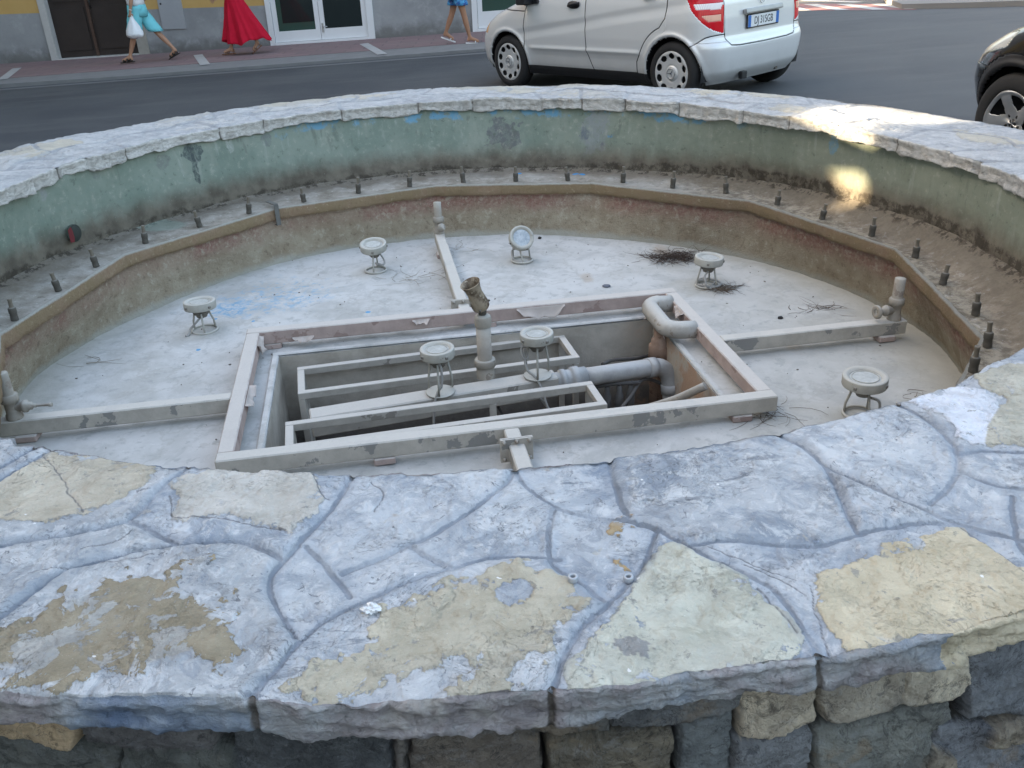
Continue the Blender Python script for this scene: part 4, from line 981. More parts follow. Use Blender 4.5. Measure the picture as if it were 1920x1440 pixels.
# ---------------------------------------------------------------- underwater spotlights
def glass_dusty():
    t = NT('dusty_lens', .45, spec=.5); n_ = t.noise(40, 5, .7)
    return t.done(t.mix(t.sm(n_, .3, .7), (.37,.38,.36), (.50,.51,.49)), bump=t.bump(n_, .2, .002))
M_LENS = glass_dusty()
def lens_clear():
    t = NT('clear_lens', .18, spec=.6); n_ = t.noise(30, 5, .7)
    return t.done(t.mix(t.sm(n_, .35, .65), (.30,.34,.37), (.50,.53,.55)))
M_LENS2 = lens_clear()
def spot(base, label, hh=.150, R=.083, tilt=(0,0), kind='ring', turn=0.0, lens=None, legs=3, cable=None, head_off=(0,0)):
    o = thing('spotlight', label, 'spotlight', tuple(base), turn, 'underwater spotlights of the fountain')
    T = Matrix.Translation((head_off[0], head_off[1], hh)) @ Euler((tilt[0], tilt[1], 0)).to_matrix().to_4x4()
    h = MB().lathe([(.0,-.026),(R*.88,-.026),(R*.985,-.025),(R,-.022),(R,.013),(R*.985,.0165),(R*.80,.017),(R*.77,.013),(R*.70,.012),(R*.69,.009)], T, 36).build('bezel', M_LAMP, o)
    MB().lathe([(R*.70,.009),(R*.4,.0105),(0,.011)], T, 32).build('lens', lens or M_LENS, h)
    if lens is None: MB().lathe([(R*.60,.0095),(R*.61,.0125),(R*.58,.0125),(R*.57,.0098)], T, 32).build('lens_ring', M_LAMP, h)
    for k in range(4):
        a = k*math.pi/2 + .6
        MB().box(T @ Vector((R*.98*math.cos(a), R*.98*math.sin(a), -.006)), (.014,.014,.014), Matrix.Rotation(a,3,'Z'), .002).build('clip', M_LAMPD, h)
    MB().lathe([(0,-.074),(.028,-.073),(.031,-.062),(.040,-.056),(.041,-.040),(.050,-.036),(.052,-.022)], T, 26).build('body', M_LAMPD, o)
    zt = hh - .050
    for k in range(legs):
        a = 2*math.pi*k/legs + .5; c_, s_ = math.cos(a), math.sin(a)
        top_ = T @ Vector((.042*c_, .042*s_, -.046)); low = Vector((.062*c_, .062*s_, .010))
        MB().tube([top_, top_*.35 + low*.65 + Vector((c_*.006, s_*.006, 0)), low], .0052, 8).build('leg', M_LAMP, o)
    if kind == 'ring':
        MB().tube([(.066*math.cos(a), .066*math.sin(a), .007) for a in np.linspace(0, 2*math.pi, 33)[:-1]], .0065, 8, closed=True).build('base_ring', M_LAMP, o)
    else:
        MB().lathe([(0,.0),(.066,.0),(.067,.004),(.064,.006),(0,.007)], seg=32).build('base_plate', M_LAMP, o)
    MB().tube([T @ Vector((.038*math.cos(a), .038*math.sin(a), -.050)) for a in np.linspace(0, 2*math.pi, 21)[:-1]], .0045, 8, closed=True).build('yoke_ring', M_LAMPD, o)
    if cable: MB().tube(smooth_line(cable, 6), .0058, 8).build('cable', M_CABLE, o)
    return o
coil = lambda r, turns, z0=.009: [(r*(1+.13*math.sin(a*1.7))*math.cos(a)+.01, r*(1+.1*math.cos(a*2.3))*math.sin(a), z0 + .006*math.sin(a*.8)**2 + .002*a/6) for a in np.linspace(0, 2*math.pi*turns, int(14*turns))]
spot(G(385,620,Z_FLOOR), 'dusty round spotlight on a wire stand beside the blue paint stain', .158, .084, (rad(-3), rad(1)), turn=.3, legs=3,
     cable=[(.0,.0,.09),(-.03,-.03,.07),(-.07,-.02,.03),(-.085,-.05,.010),(-.10,-.06,.008)])
spot(G(705,508,Z_FLOOR), 'dusty round spotlight behind the frame nearest to the far arm on its left', .166, .083, (rad(5), rad(-9)), turn=1.0, legs=2,
     cable=[(.03,.02,.11),(.08,.03,.09),(.085,.0,.05),(.05,-.03,.035),(.03,.0,.03),(.05,.04,.03),(.085,.03,.012)])
spot(G(979,489,Z_FLOOR), 'spotlight tipped over to show its glass face', .150, .079, (rad(52), rad(14)), turn=.1, lens=M_LENS2, legs=3,
     cable=[(-.02,.02,.08),(-.06,.03,.06),(-.055,-.02,.02),(-.02,-.06,.012)])
spot(G(1326,536,Z_FLOOR), 'dusty spotlight with a coiled cable round its foot beside the nest of dead twigs', .163, .082, (rad(2), rad(1)), turn=.7, legs=3,
     cable=[(-.03,-.02,.10),(-.07,-.03,.08),(-.06,-.05,.02)] + coil(.066, 2.3))
spot(G(1611,778,Z_FLOOR), 'large dusty spotlight standing close behind the near coping', .168, .090, (rad(1), rad(-2)), turn=.2, legs=3,
     cable=[(.02,-.02,.09),(.05,-.04,.08),(.07,-.03,.04),(.05,-.06,.012)])
for (hx, hy), lab, tr in (((817,660), 'spotlight on a round plate left of the central water jet', .2), ((1002,638), 'spotlight on a round plate right of the central water jet', 1.4)):
    dx, dy = (826, 735) if hx < 900 else (1008, 704)
    zb = -.234; b_ = G(dx, dy, zb)
    L_ = [(.0,-.03,.17),(.015,-.045,.14),(.012,-.05,.06),(-.01,-.055,.02),(-.03,-.07,-.06),(-.05,-.09,-.30)] if hx < 900 else [(-.03,.0,.17),(-.07,.0,.15),(-.065,-.01,.10),(-.045,.01,.09),(-.06,.02,.13),(-.05,-.03,.05),(.0,-.06,.0),(.05,-.10,-.15),(.12,-.16,-.32)]
    spot(b_, lab, .206, .078, (rad(1), rad(-1)), 'plate', 0, legs=3, cable=L_)
# loose things in the pit
def loose(name, pts, r, mat, label, cat, seg=10):
    return tag(MB().tube(smooth_line([tuple(p) for p in pts], 6), r, seg).build(name, mat), label, cat)
s0, s1 = G(1215,765,-.36), G(1322,731,-.225)
loose('loose_pipe', [s0, (s0+s1)/2, s1 + Vector((0,0,.02))], .019, M_RISER, 'short pale pipe lying slanted out of the pit at the near right corner', 'pipe', 14)
loose('hose', [G(640,838,-.42), G(700,822,-.44), G(760,818,-.5), G(820,840,-.6)], .013, M_CABLE, 'grey hose curving through the front left of the pit', 'hose')
loose('power_cable', [G(1010,742,-.30), G(1040,775,-.42), G(1075,765,-.40), G(1110,780,-.5)], .007, M_CABLE, 'thin pale cable hanging inside the front rack', 'cable', 8)
loose('lead_wire', [G(930,755,-.32), G(950,785,-.45), G(985,790,-.48)], .006, M_CABLED, 'thin wire dangling under the front rack beside its post', 'wire', 8)
loose('power_cable', [G(1130,683,-.34), G(1150,675,-.36), G(1190,672,-.38), G(1225,668,-.42), G(1250,690,-.5)], .010, M_CABLED, 'dark cable looping behind the plastic feed pipe', 'cable', 8)
loose('power_cable', [G(1165,765,-.42), G(1185,740,-.40), G(1205,712,-.38), G(1240,720,-.45), G(1262,750,-.5)], .009, M_CABLED, 'dark cable arching under the bend of the feed pipe', 'cable', 8)
k_ = thing('pump_connector', 'row of dark cable plugs hanging under the feed pipe', 'connector', tuple(G(1150,742,-.42)), FROT)
for i in range(4):
    MB().lathe([(0,-.08),(.018,-.08),(.022,-.06),(.022,.0),(.015,.01),(.012,.05),(0,.05)], Matrix.Translation((-.09+.06*i, .01*(i % 2), 0)), 12).build('plug', M_CABLED, k_)
    MB().tube([(-.09+.06*i, .01*(i % 2), .045), (-.085+.06*i, .0, .07)], .006, 8).build('cable', M_CABLED, k_)
MB().tube([(-.13,.0,.058),(0,.005,.064),(.13,.0,.058)], .010, 8).build('support_bar', M_CABLED, k_)

# ---------------------------------------------------------------- spray nozzles, every ten degrees of the ledge
NOZ_PX = [(28,600),(110,545),(181,500),(273,456),(375,425),(467,400),(570,378),(672,362),(768,350),(869,342),(967,340),(1065,339),(1168,342),(1261,352),(1361,362),(1457,384),(1541,411),(1634,442),(1716,482),(1767,533),(1829,590),(1851,650),(1824,697)]
ORD = ['first','second','third','fourth','fifth','sixth','seventh','eighth','ninth','tenth','eleventh','twelfth','thirteenth','fourteenth','fifteenth','sixteenth','seventeenth','eighteenth','nineteenth','twentieth','twenty-first','twenty-second','twenty-third']
noz0 = thing('spray_nozzle', 'x', 'nozzle', (0,0,0), 0, 'spray nozzles standing along the ledge')
MB().lathe([(.017,0),(.017,.016),(.0155,.018),(.0165,.024),(.0155,.030),(.0175,.036),(.0175,.056),(.014,.062),(0,.062)], seg=14).build('threaded_base', M_DARK, noz0)
tip = MB().lathe([(.0105,.060),(.0095,.066),(.0090,.092),(.0105,.095),(.0105,.103),(.007,.104),(.0055,.096),(0,.096)], seg=12)
tip.build('jet_tip', dusty('jet_tip_bronze', (.17,.15,.12), (.10,.09,.07), (.24,.22,.19), .6, 40.0, .7), noz0)
for i, (x, y) in enumerate(NOZ_PX):
    p = G(x, y, Z_LEDGE + .002)
    if i == 0: o = noz0
    else:
        o = noz0.copy(); COL.objects.link(o)
        for ch in noz0.children: c_ = ch.copy(); COL.objects.link(c_); c_.parent = o
    o.location = p; o.rotation_euler = (rng.gauss(0,.07), rng.gauss(0,.07), rng.uniform(0, 6)); o.scale = (1, 1, rng.uniform(.86, 1.08))
    o['label'] = 'dark spray nozzle on the ledge, %s from the left end of the visible row' % ORD[i]

# ---------------------------------------------------------------- litter
def twig_pile(name, px, size, n_, lens, col, label, rr=(.0007,.0017), seed=1, lift=.012, aspect=.6):
    r_ = random.Random(seed); m = MB(); c = G(px[0], px[1], Z_FLOOR + .003)
    for k in range(n_):
        a = r_.uniform(0, 6.28); q = c + Vector((r_.gauss(0, size*.42), r_.gauss(0, size*.42*aspect), r_.uniform(.001, lift)))
        L = r_.uniform(*lens); P_ = [q]; h = Vector((math.cos(a), math.sin(a)*.8, r_.uniform(-.06,.08)))
        bend = r_.uniform(-.55, .55)
        for j in range(4):
            h = Matrix.Rotation(bend*r_.uniform(.2,1.4), 3, 'Z') @ (h + Vector((r_.uniform(-.25,.25), r_.uniform(-.25,.25), r_.uniform(-.10,.08)))).normalized()
            z_ = P_[-1] + h*L/4; z_.z = max(Z_FLOOR + .004, z_.z); P_.append(z_)
        w = r_.uniform(*rr); m.tube(P_, [w, w, w*.9, w*.7, w*.4], 5)
    return tag(m.build(name, col), label, 'twigs', 'dead twigs blown into the basin')
M_TW = plain('dead_twig', (.13,.10,.075), .95, var=.4, scale=40); M_TWR = plain('reddish_twig', (.072,.052,.042), .95, var=.5, scale=40); M_TWP = plain('dry_stalk', (.30,.27,.22), .95, var=.3, scale=40)
twig_pile('twig_nest', (1262,485), .17, 300, (.05,.17), M_TWR, 'dark reddish nest of dead twigs by the far right spotlight', seed=2, lift=.03, aspect=.55)
twig_pile('twig_pile', (1358,543), .10, 80, (.05,.13), M_TW, 'thin brown twigs caught round the foot of the coiled spotlight', seed=3)
twig_pile('twig_pile', (1540,582), .13, 26, (.05,.17), M_TW, 'loose dark twigs lying beside the right arm of the frame', seed=4, aspect=.4)
twig_pile('twig_pile', (1440,775), .12, 26, (.06,.2), M_TW, 'wispy twigs by the near right corner of the frame', rr=(.0006,.0014), seed=5)
twig_pile('twig_pile', (770,525), .20, 16, (.08,.24), M_TWP, 'sparse dry stalks between the far arm and the spotlight left of it', rr=(.0008,.0016), seed=6)
twig_pile('twig_pile', (175,682), .10, 5, (.14,.22), M_TWP, 'single curved stalk on the empty floor at far left', rr=(.001,.0016), seed=8, aspect=.3)
twig_pile('twig_pile', (1720,745), .14, 10, (.05,.15), M_TW, 'few fine twigs beside the right ledge end', rr=(.0006,.0014), seed=9)
twig_pile('twig_pile', (860,470), .16, 12, (.08,.2), M_TWP, 'thin stalks lying along the foot of the ring wall by the far arm', rr=(.0006,.0014), seed=10)
def pebble(px, s, col, label, sq=.5, seed=0):
    r_ = random.Random(seed); bm = bmesh.new(); bmesh.ops.create_icosphere(bm, subdivisions=2, radius=1)
    for v in bm.verts: v.co = Vector((v.co.x*s*(1+r_.uniform(-.14,.14)), v.co.y*s*.8*(1+r_.uniform(-.14,.14)), v.co.z*s*sq*(1+r_.uniform(-.14,.14))))
    for f in bm.faces: f.smooth = True
    m = MB(); m.bm.free(); m.bm = bm
    return tag(m.build('pebble', plain('pebble_stone', col, .8, var=.25), None, G(px[0], px[1], Z_FLOOR + s*sq*.7)), label, 'stone', 'small stones on the basin floor')
pebble((1137,536), .026, (.12,.13,.16), 'flat bluish pebble on the pale floor behind the frame', .35, 1)
pebble((1463,596), .015, (.02,.02,.022), 'small black stone on the floor above the right arm', .7, 2)
pebble((1012,446), .013, (.03,.03,.03), 'small dark stone under the far ring wall by the tipped spotlight', .7, 3)
mbd = MB(); r_ = random.Random(77)                            # specks of leaf and grit too many to count
for k in range(170):
    a, q = r_.uniform(0, 6.28), 2.02*math.sqrt(r_.random()); x, y = FCX + q*math.cos(a), FCY + q*math.sin(a); u, v = toF((x, y))
    if PIT[0]-.02 < u < PIT[1]+.02 and PIT[2]-.02 < v < PIT[3]+.02: continue
    s = r_.uniform(.0018, .006); mbd.box((x, y, Z_FLOOR + .006), (s*r_.uniform(1,2.4), s, .003), Euler((r_.uniform(-.4,.4), r_.uniform(-.4,.4), r_.uniform(0,3))).to_matrix())
gr = mbd.build('leaf_litter', plain('litter', (.13,.115,.095), .95, var=.6, scale=20)); gr['kind'] = 'stuff'
# hex nuts and a scrap of foil left on the near coping
zt_near = Z_TOP + .006
def nut(px, label, turn):
    p = G(px[0], px[1], Z_TOP); m = MB()
    m.lathe([(.0052,.0),(.0088,.0),(.0092,.002),(.0092,.0085),(.0085,.0105),(.0052,.0105),(.0044,.009),(.0044,.001),(.0052,.0)], seg=12)
    return tag(m.build('hex_nut', plain('galvanised', (.42,.44,.47), .45, .4), None, p), label, 'nut', 'nuts left on the near coping')
NUTS = [nut((1074,1099), 'small grey nut lying beside the cream stone on the near coping', .2), nut((1178,1087), 'small grey nut lying at the tip of the pale yellow green stone', .5)]
bm = bmesh.new(); bmesh.ops.create_icosphere(bm, subdivisions=4, radius=1); V_ = np.array([v.co for v in bm.verts]); nz_ = .45*fbm(V_, 2.2, 7, 4)
for v, k in zip(bm.verts, nz_): v.co = Vector((v.co.x*.0135, v.co.y*.010, v.co.z*.007))*(1 + float(k))
foil = MB(); foil.bm.free(); foil.bm = bm
FOIL = tag(foil.build('foil_scrap', plain('foil', (.72,.73,.74), .28, .55, .1), None, G(697,1144,Z_TOP+.004)), 'crumpled silvery scrap on the edge of the cream stone', 'litter')
# rest them on the stone as it lies under them
cv = P_cop = np.array([v.co for v in coping.data.vertices]) if False else None
me_ = coping.data; buf = np.empty(len(me_.vertices)*3, np.float32); me_.vertices.foreach_get('co', buf); buf = buf.reshape(-1, 3)
for o, dz in ((NUTS[0], 0), (NUTS[1], 0), (FOIL, .003)):
    d_ = np.hypot(buf[:,0]-o.location.x, buf[:,1]-o.location.y); d_[buf[:,2] < Z_TOP - .03] = 9
    o.location.z = float(buf[np.argsort(d_)[:9], 2].max()) + dz
# ================================================================== STREET
def FAC(px, py):                                             # on the front of the building across the street
    d = ray(px, py); t = (19.25 - .09*5)/(d[1] + .09*d[0]); return Vector((d[0]*t, d[1]*t, CAM_Z + d[2]*t))
def fy_(x): return 19.25 - .09*(x + 5)
def asphalt():
    t = NT('asphalt', .85, spec=.3); x, y, z = t.xyz(); big = t.noise(.55, 5, .6); st_ = t.noise(1.2, 5, .6, v=t.vmath('MULTIPLY', t.obj, (.35, 2.2, 1))); fine_ = t.noise(90, 4, .7); grit = t.noise(320, 2, .6)
    c = t.mix(t.sm(big, .35, .65), (.058,.063,.070), (.078,.083,.088))
    c = t.mix(t.math('MULTIPLY', t.sm(st_, .48, .68), .5), c, (.098,.10,.102))
    c = t.mix(t.math('MULTIPLY', t.sm(fine_, .58, .7), .35), c, (.16,.165,.165))
    c = t.mix(t.math('MULTIPLY', t.sm(grit, .62, .7), .25), c, (.05,.055,.06))
    c = t.mix(t.math('MULTIPLY', t.sm(t.noise(2.3, 7, .7, v=t.vmath('MULTIPLY', t.obj, (.5, 1.6, 1))), .62, .70), .3), c, (.058,.064,.07))
    c = t.mix(t.math('MULTIPLY', t.sm(x, 1.5, 7.5), .25), c, (.15,.155,.16))
    return t.done(c, bump=t.bump(t.math('ADD', fine_, grit), .5, .006))
M_ASPH = asphalt()
def road():
    radii = np.array([2.85, 3.05, 3.4, 4, 5, 6.5, 8.5, 11, 14, 18, 24, 40, 80, 200, 700]); n_ = 160; th_ = np.linspace(0, 2*math.pi, n_, endpoint=False)
    R_, T_ = np.meshgrid(radii, th_, indexing='ij'); x = FCX + R_*np.cos(T_); y = FCY + R_*np.sin(T_)
    z = SLOPE*(np.clip(x, -14, 18) - 1.2)
    V = np.stack([x, y, z], -1).reshape(-1, 3); i = np.arange(len(radii)-1); j = np.arange(n_); I, J = np.meshgrid(i, j, indexing='ij')
    F = np.stack([I*n_+J, (I+1)*n_+J, (I+1)*n_+(J+1) % n_, I*n_+(J+1) % n_], -1).reshape(-1, 4)
    struct(np_mesh('road', V, F, M_ASPH))
road()
def sheet(name, pts, lift, mat, kind=True, thick=0.0):
    """flat marking or paving that follows the slope of the street"""
    m = MB(); top_ = [m.bm.verts.new((p[0], p[1], street_z(p[0]) + lift)) for p in pts]; m.bm.faces.new(top_)
    if thick:
        low = [m.bm.verts.new((p[0], p[1], street_z(p[0]) + lift - thick)) for p in pts]; k = len(pts)
        for i in range(k): m.bm.faces.new((top_[i], low[i], low[(i+1) % k], top_[(i+1) % k]))
    o = m.build(name, mat)
    return struct(o) if kind else o
def paver():
    t = NT('red_pavers', .85, spec=.3); v = t.vmath('MULTIPLY', t.obj, (1, 1, 0))
    nd = t.t.nodes.new('ShaderNodeTexBrick'); t.t.links.new(v, nd.inputs['Vector']); nd.inputs['Scale'].default_value = 1.0
    nd.inputs['Brick Width'].default_value = .62; nd.inputs['Row Height'].default_value = .31; nd.inputs['Mortar Size'].default_value = .012; nd.offset = .5
    nd.inputs['Color1'].default_value = (.215,.145,.15,1); nd.inputs['Color2'].default_value = (.25,.175,.175,1); nd.inputs['Mortar'].default_value = (.15,.12,.12,1)
    n_ = t.noise(1.4, 6, .65); c = t.mix(t.math('MULTIPLY', t.sm(n_, .4, .65), .5), nd.outputs[0], (.20,.165,.16)); f = t.noise(60, 4, .7)
    return t.done(t.mix(t.math('MULTIPLY', t.sm(f, .55, .7), .3), c, (.32,.27,.26)), bump=t.bump(f, .3, .004))
M_PAV = paver()
M_KERB = plain('kerb_cement', (.20,.20,.20), .9, var=.22, scale=4, bump=.3)
M_LINE = plain('worn_white_paint', (.40,.40,.395), .8, var=.18, scale=6)
M_GUT = plain('gutter_strip', (.155,.16,.165), .85, var=.2, scale=3)
KY, TY = 15.66, 16.72
def strip(name, y0, y1, x0, x1, lift, mat, thick, n_=14):
    xs = np.linspace(x0, x1, n_); f0 = y0 if callable(y0) else (lambda x: y0); f1 = y1 if callable(y1) else (lambda x: y1)
    return sheet(name, [(x, f0(x)) for x in xs] + [(x, f1(x)) for x in xs[::-1]], lift, mat, True, thick)
strip('kerb', KY, TY, -24, 4.2, .045, M_KERB, .05)
strip('pavement', TY + .004, fy_, -24, 4.2, .050, M_PAV, .05)
strip('gutter_line', KY - .36, KY - .20, -24, 4.2, .005, M_GUT, 0)
for i, (a, b) in enumerate((((5,149),(32,128)), ((385,122),(371,103)), ((717,102),(682,82)))):
    A = ST(*a, .05); B = ST(*b, .05); n_ = Vector((-(B-A).y, (B-A).x, 0)).normalized()*.085
    sheet('white_band', [A - n_, A + n_, B + n_, B - n_], .055, M_LINE)
# zebra crossing of red and white bars
red = [ST(*q) for q in ((1380,21.5),(1720,18.5),(1668,8),(1380,6.5))]
M_RED = plain('red_road_paint', (.235,.115,.115), .85, var=.2, scale=5)
sheet('zebra_crossing', red, .004, M_RED)
for q in (((1440,20.5),(1522,20.5),(1498,14),(1475,9),(1440,9)), ((1568,20),(1594,19.4),(1532,8),(1506,8.6)), ((1636,19.2),(1666,18.4),(1592,8),(1568,8.4)), ((1697,18),(1713,17.4),(1656,8),(1632,8.3))):
    sheet('zebra_bar', [ST(*k) for k in q], .008, M_LINE)
sheet('stop_line', [ST(*k) for k in ((1500,1.5),(1600,5.0),(1620,3.6),(1520,-.5))], .004, M_LINE)
far_pave = [ST(*k) for k in ((1690,17.5),(1800,15),(1920,11.5),(2150,4),(2150,-60),(1640,-60),(1660,6))]
sheet('far_pavement', far_pave, .09, plain('far_pavement_cement', (.20,.19,.18), .9, var=.2, scale=2), True, .1)
sheet('far_paving', [ST(*k) for k in ((1705,8),(1800,5),(2000,-2),(2000,-60),(1650,-60),(1668,4))], .094, M_PAV)

# ---- the building across the street
def facade_mat():
    t = NT('facade_plaster', .9, spec=.2); x, y, z = t.xyz(); zb = t.math('SUBTRACT', z, t.math('MULTIPLY', t.math('SUBTRACT', x, 1.2), SLOPE))   # height over the street
    big = t.noise(.9, 6, .6); mid = t.noise(4, 6, .65); fine_ = t.noise(30, 5, .7)
    g = t.mix(t.sm(big, .32, .68), (.255,.262,.268), (.345,.35,.355)); g = t.mix(t.math('MULTIPLY', t.sm(mid, .52, .7), .5), g, (.42,.425,.43))
    damp = t.sm(t.math('ADD', zb, t.math('MULTIPLY', t.math('SUBTRACT', mid, .5), .55)), .38, .05)
    g = t.mix(t.math('MULTIPLY', damp, .75), g, (.135,.132,.122)); g = t.mix(t.math('MULTIPLY', t.sm(fine_, .6, .72), .25), g, (.16,.16,.155))
    o = t.mix(mid, (.52,.33,.115), (.60,.40,.16))
    zt = t.math('SUBTRACT', z, t.math('MULTIPLY', x, .0))
    band = t.sm(zt, ZBAND - .006, ZBAND + .006); left = t.sm(x, XGREY + .05, XGREY - .05)
    c = t.mix(t.math('MULTIPLY', band, left), g, o)
    return t.done(c, bump=t.bump(t.math('ADD', mid, fine_), .35, .01))
ZBAND = FAC(30, 26).z; XGREY = FAC(500, 10).x
bx = lambda px, py: FAC(px, py).x
bld = thing('corner_building', 'ochre and grey plastered building front across the street', 'building', (0,0,0))
D1 = (bx(88, 60), bx(262, 60)); D2 = (bx(505, 45), bx(696, 45)); W1 = (bx(888, 30), bx(1120, 20))
door_top = 2.1; zs_ = street_z
TOPZ = 9.5; DEP = .30
def fpt(s, dep, z): return Vector((s, fy_(s) + dep, z))
def fbox(m, x0, x1, z0, z1, d0, d1, zs0=None):
    """upright slab along the front; its foot may follow the sloping street"""
    c = [(x0, d0), (x1, d0), (x1, d1), (x0, d1)]
    lo = [m.bm.verts.new(fpt(x, d, z0 + (zs_(x) if zs0 is None else zs0))) for x, d in c]
    hi = [m.bm.verts.new(fpt(x, d, z1 + (zs_(x) if zs0 is None else zs0))) for x, d in c]
    m.bm.faces.new(lo[::-1]); m.bm.faces.new(hi)
    for i in range(4): m.bm.faces.new((lo[i], lo[(i+1) % 4], hi[(i+1) % 4], hi[i]))
    return m
M_FAC = facade_mat()
m = MB(); xs = [-24, *D1, *D2, *W1, 4.2]
for k in range(0, 8, 2): fbox(m, xs[k], xs[k+1], -.1, 9.5, 0, DEP)
for (x0, x1), zt, zb in ((D1, 2.62, None), (D2, 2.5, None), (W1, 2.5, None)):
    fbox(m, x0, x1, zt, 9.5, 0, DEP)
bmesh.ops.remove_doubles(m.bm, verts=m.bm.verts, dist=.0005)
m.build('wall', M_FAC, bld)
back = MB(); fbox(back, -24, 4.2, -.1, 9.5, 2.2, 2.4); back.build('room_back_wall', plain('dark_room', (.06,.06,.055), .9), bld)
fl_ = MB(); fbox(fl_, -24, 4.2, -.1, .055, DEP + .002, 2.19); fl_.build('room_floor', plain('room_floor', (.12,.11,.10), .7), bld)
M_WFR = plain('white_frame_paint', (.74,.75,.76), .45, var=.05, scale=3); M_BRD = plain('brown_door_paint', (.038,.028,.024), .6, var=.35, scale=3)
M_THR = plain('threshold_stone', (.52,.50,.47), .85, var=.15)
def pane_mat(name, col):
    t = NT(name, .08, spec=.5); n_ = t.noise(1.2, 3, .5); return t.done(t.mix(n_, tuple(k*.8 for k in col), tuple(k*1.2 for k in col)))
M_PGREEN = pane_mat('green_glazing', (.045,.085,.068)); M_PDARK = pane_mat('dark_glazing', (.018,.026,.026))
# brown double door
dd = MB(); fbox(dd, D1[0]+.11, D1[1]-.10, .07, 2.6, .14, .19); door = dd.build('double_door', M_BRD, bld)
mid_ = bx(170, 60)
for k, (x0, x1) in enumerate(((D1[0]+.13, mid_-.03), (mid_+.03, D1[1]-.12))):
    p_m = MB(); fbox(p_m, x0+.06, x1-.06, .20, 1.02, .118, .139); fbox(p_m, x0+.06, x1-.06, 1.14, 2.4, .118, .139); p_m.build('door_leaf_panel', M_BRD, door)
st2 = MB(); fbox(st2, mid_-.028, mid_+.028, .07, 2.6, .10, .139); st2.build('meeting_stile', plain('rusty_stile', (.085,.05,.036), .7, var=.3), door)
hd = MB(); hd.tube([fpt(mid_+.08, .10, zs_(mid_)+1.0), fpt(mid_+.08, .075, zs_(mid_)+1.02), fpt(mid_+.08, .075, zs_(mid_)+1.16), fpt(mid_+.08, .10, zs_(mid_)+1.18)], .011, 8); hd.build('door_handle', plain('door_iron', (.05,.05,.05), .4, .8), door)
jm = MB(); fbox(jm, D1[0]-.04, D1[0]+.11, 0, 2.7, -.03, .20); jm.build('door_jamb', plain('jamb_stone', (.50,.49,.47), .85, var=.12), bld)
jm = MB(); fbox(jm, D1[1]-.10, D1[1]+.13, 0, 2.7, -.03, .20); jm.build('door_jamb', plain('jamb_stone_tan', (.36,.34,.30), .85, var=.15), bld)
th_ = MB(); fbox(th_, D1[0]+.11, D1[1]-.10, -.02, .068, -.06, .20); th_.build('threshold', M_THR, bld)
# white glazed double door
def glazed(x0, x1, zt, leaves, panes, name, sill=.09, rail=.34, thr=True):
    f = MB(); fw = .075
    fbox(f, x0-.03, x0+fw, 0, zt, -.035, .10); fbox(f, x1-fw, x1+.06, 0, zt, -.035, .10); fbox(f, x0+fw, x1-fw, zt-.08, zt, -.034, .10)
    if thr: fbox(f, x0+fw, x1-fw, -.02, sill, -.05, .11)
    fr = f.build(name, M_WFR, bld)
    xs_ = np.linspace(x0+fw+.004, x1-fw-.004, leaves+1)
    for k in range(leaves):
        a, b = xs_[k]+.004, xs_[k+1]-.004; l = MB(); w = .095
        fbox(l, a, a+w, sill+.006, zt-.086, .0, .055); fbox(l, b-w, b, sill+.006, zt-.086, .0, .055); fbox(l, a+w, b-w, sill+.006, sill+rail*.62, .001, .054); fbox(l, a+w, b-w, zt-.19, zt-.086, .001, .054)
        lf = l.build('leaf', M_WFR, fr)
        g_ = MB(); fbox(g_, a+w, b-w, sill+rail*.62, zt-.19, .020, .030); g_.build('pane', panes[k], lf)
    return fr, xs_
gd_, xs2 = glazed(D2[0], D2[1], 2.5, 2, [M_PGREEN, M_PDARK], 'glazed_door')
hd = MB(); hx = xs2[1] + .05; hz = FAC(596, 52).z
hd.box(fpt(hx, -.006, hz), (.035,.014,.18), None, .003); hd.tube([fpt(hx, -.02, hz+.03), fpt(hx, -.05, hz+.03), fpt(hx+.10, -.05, hz+.02)], .009, 8); hd.build('door_handle', plain('door_steel', (.45,.45,.45), .35, .8), gd_)
g2 = MB(); gx0, gx1 = bx(528, 30), bx(556, 30); fbox(g2, gx0, gx1+.35, .45, 2.2, .0165, .0195); g2.build('dark_panel', M_PDARK, gd_)
shop, _ = glazed(W1[0], W1[1], 2.5, 2, [M_PGREEN, M_PGREEN], 'shop_window', .10, .50)
# plant pot behind the dark leaf, seen through it in the photograph as a dull green tub
pot_p = fpt(bx(630, 45), .0, 0); pz = zs_(pot_p.x)
# meter cupboard set in the wall
ub0, ub1 = FAC(306, 55), FAC(349, 50); ub = MB(); fbox(ub, ub0.x, ub1.x, ub0.z, ub0.z + .95, -.022, .05, 0.0)
cab = tag(ub.build('meter_cupboard', plain('cupboard_grey', (.36,.37,.385), .6, var=.06)), 'grey metal meter cupboard set into the plinth between the brown door and the glazed door', 'cupboard')
lk = MB(); lk.lathe([(0,0),(.018,0),(.018,.008),(0,.010)], axis_matrix(fpt(ub0.x + .06, -.022, ub0.z + .48), (0,-1,0)), 12); lk.build('lock', plain('lock_black', (.03,.03,.03), .5), cab)
pl = MB(); fbox(pl, (ub0.x+ub1.x)/2-.08, (ub0.x+ub1.x)/2+.08, ub0.z+.84, ub0.z+.89, -.026, -.0225, 0.0); pl.build('vent_plate', plain('vent_grey', (.16,.16,.17), .6), cab)

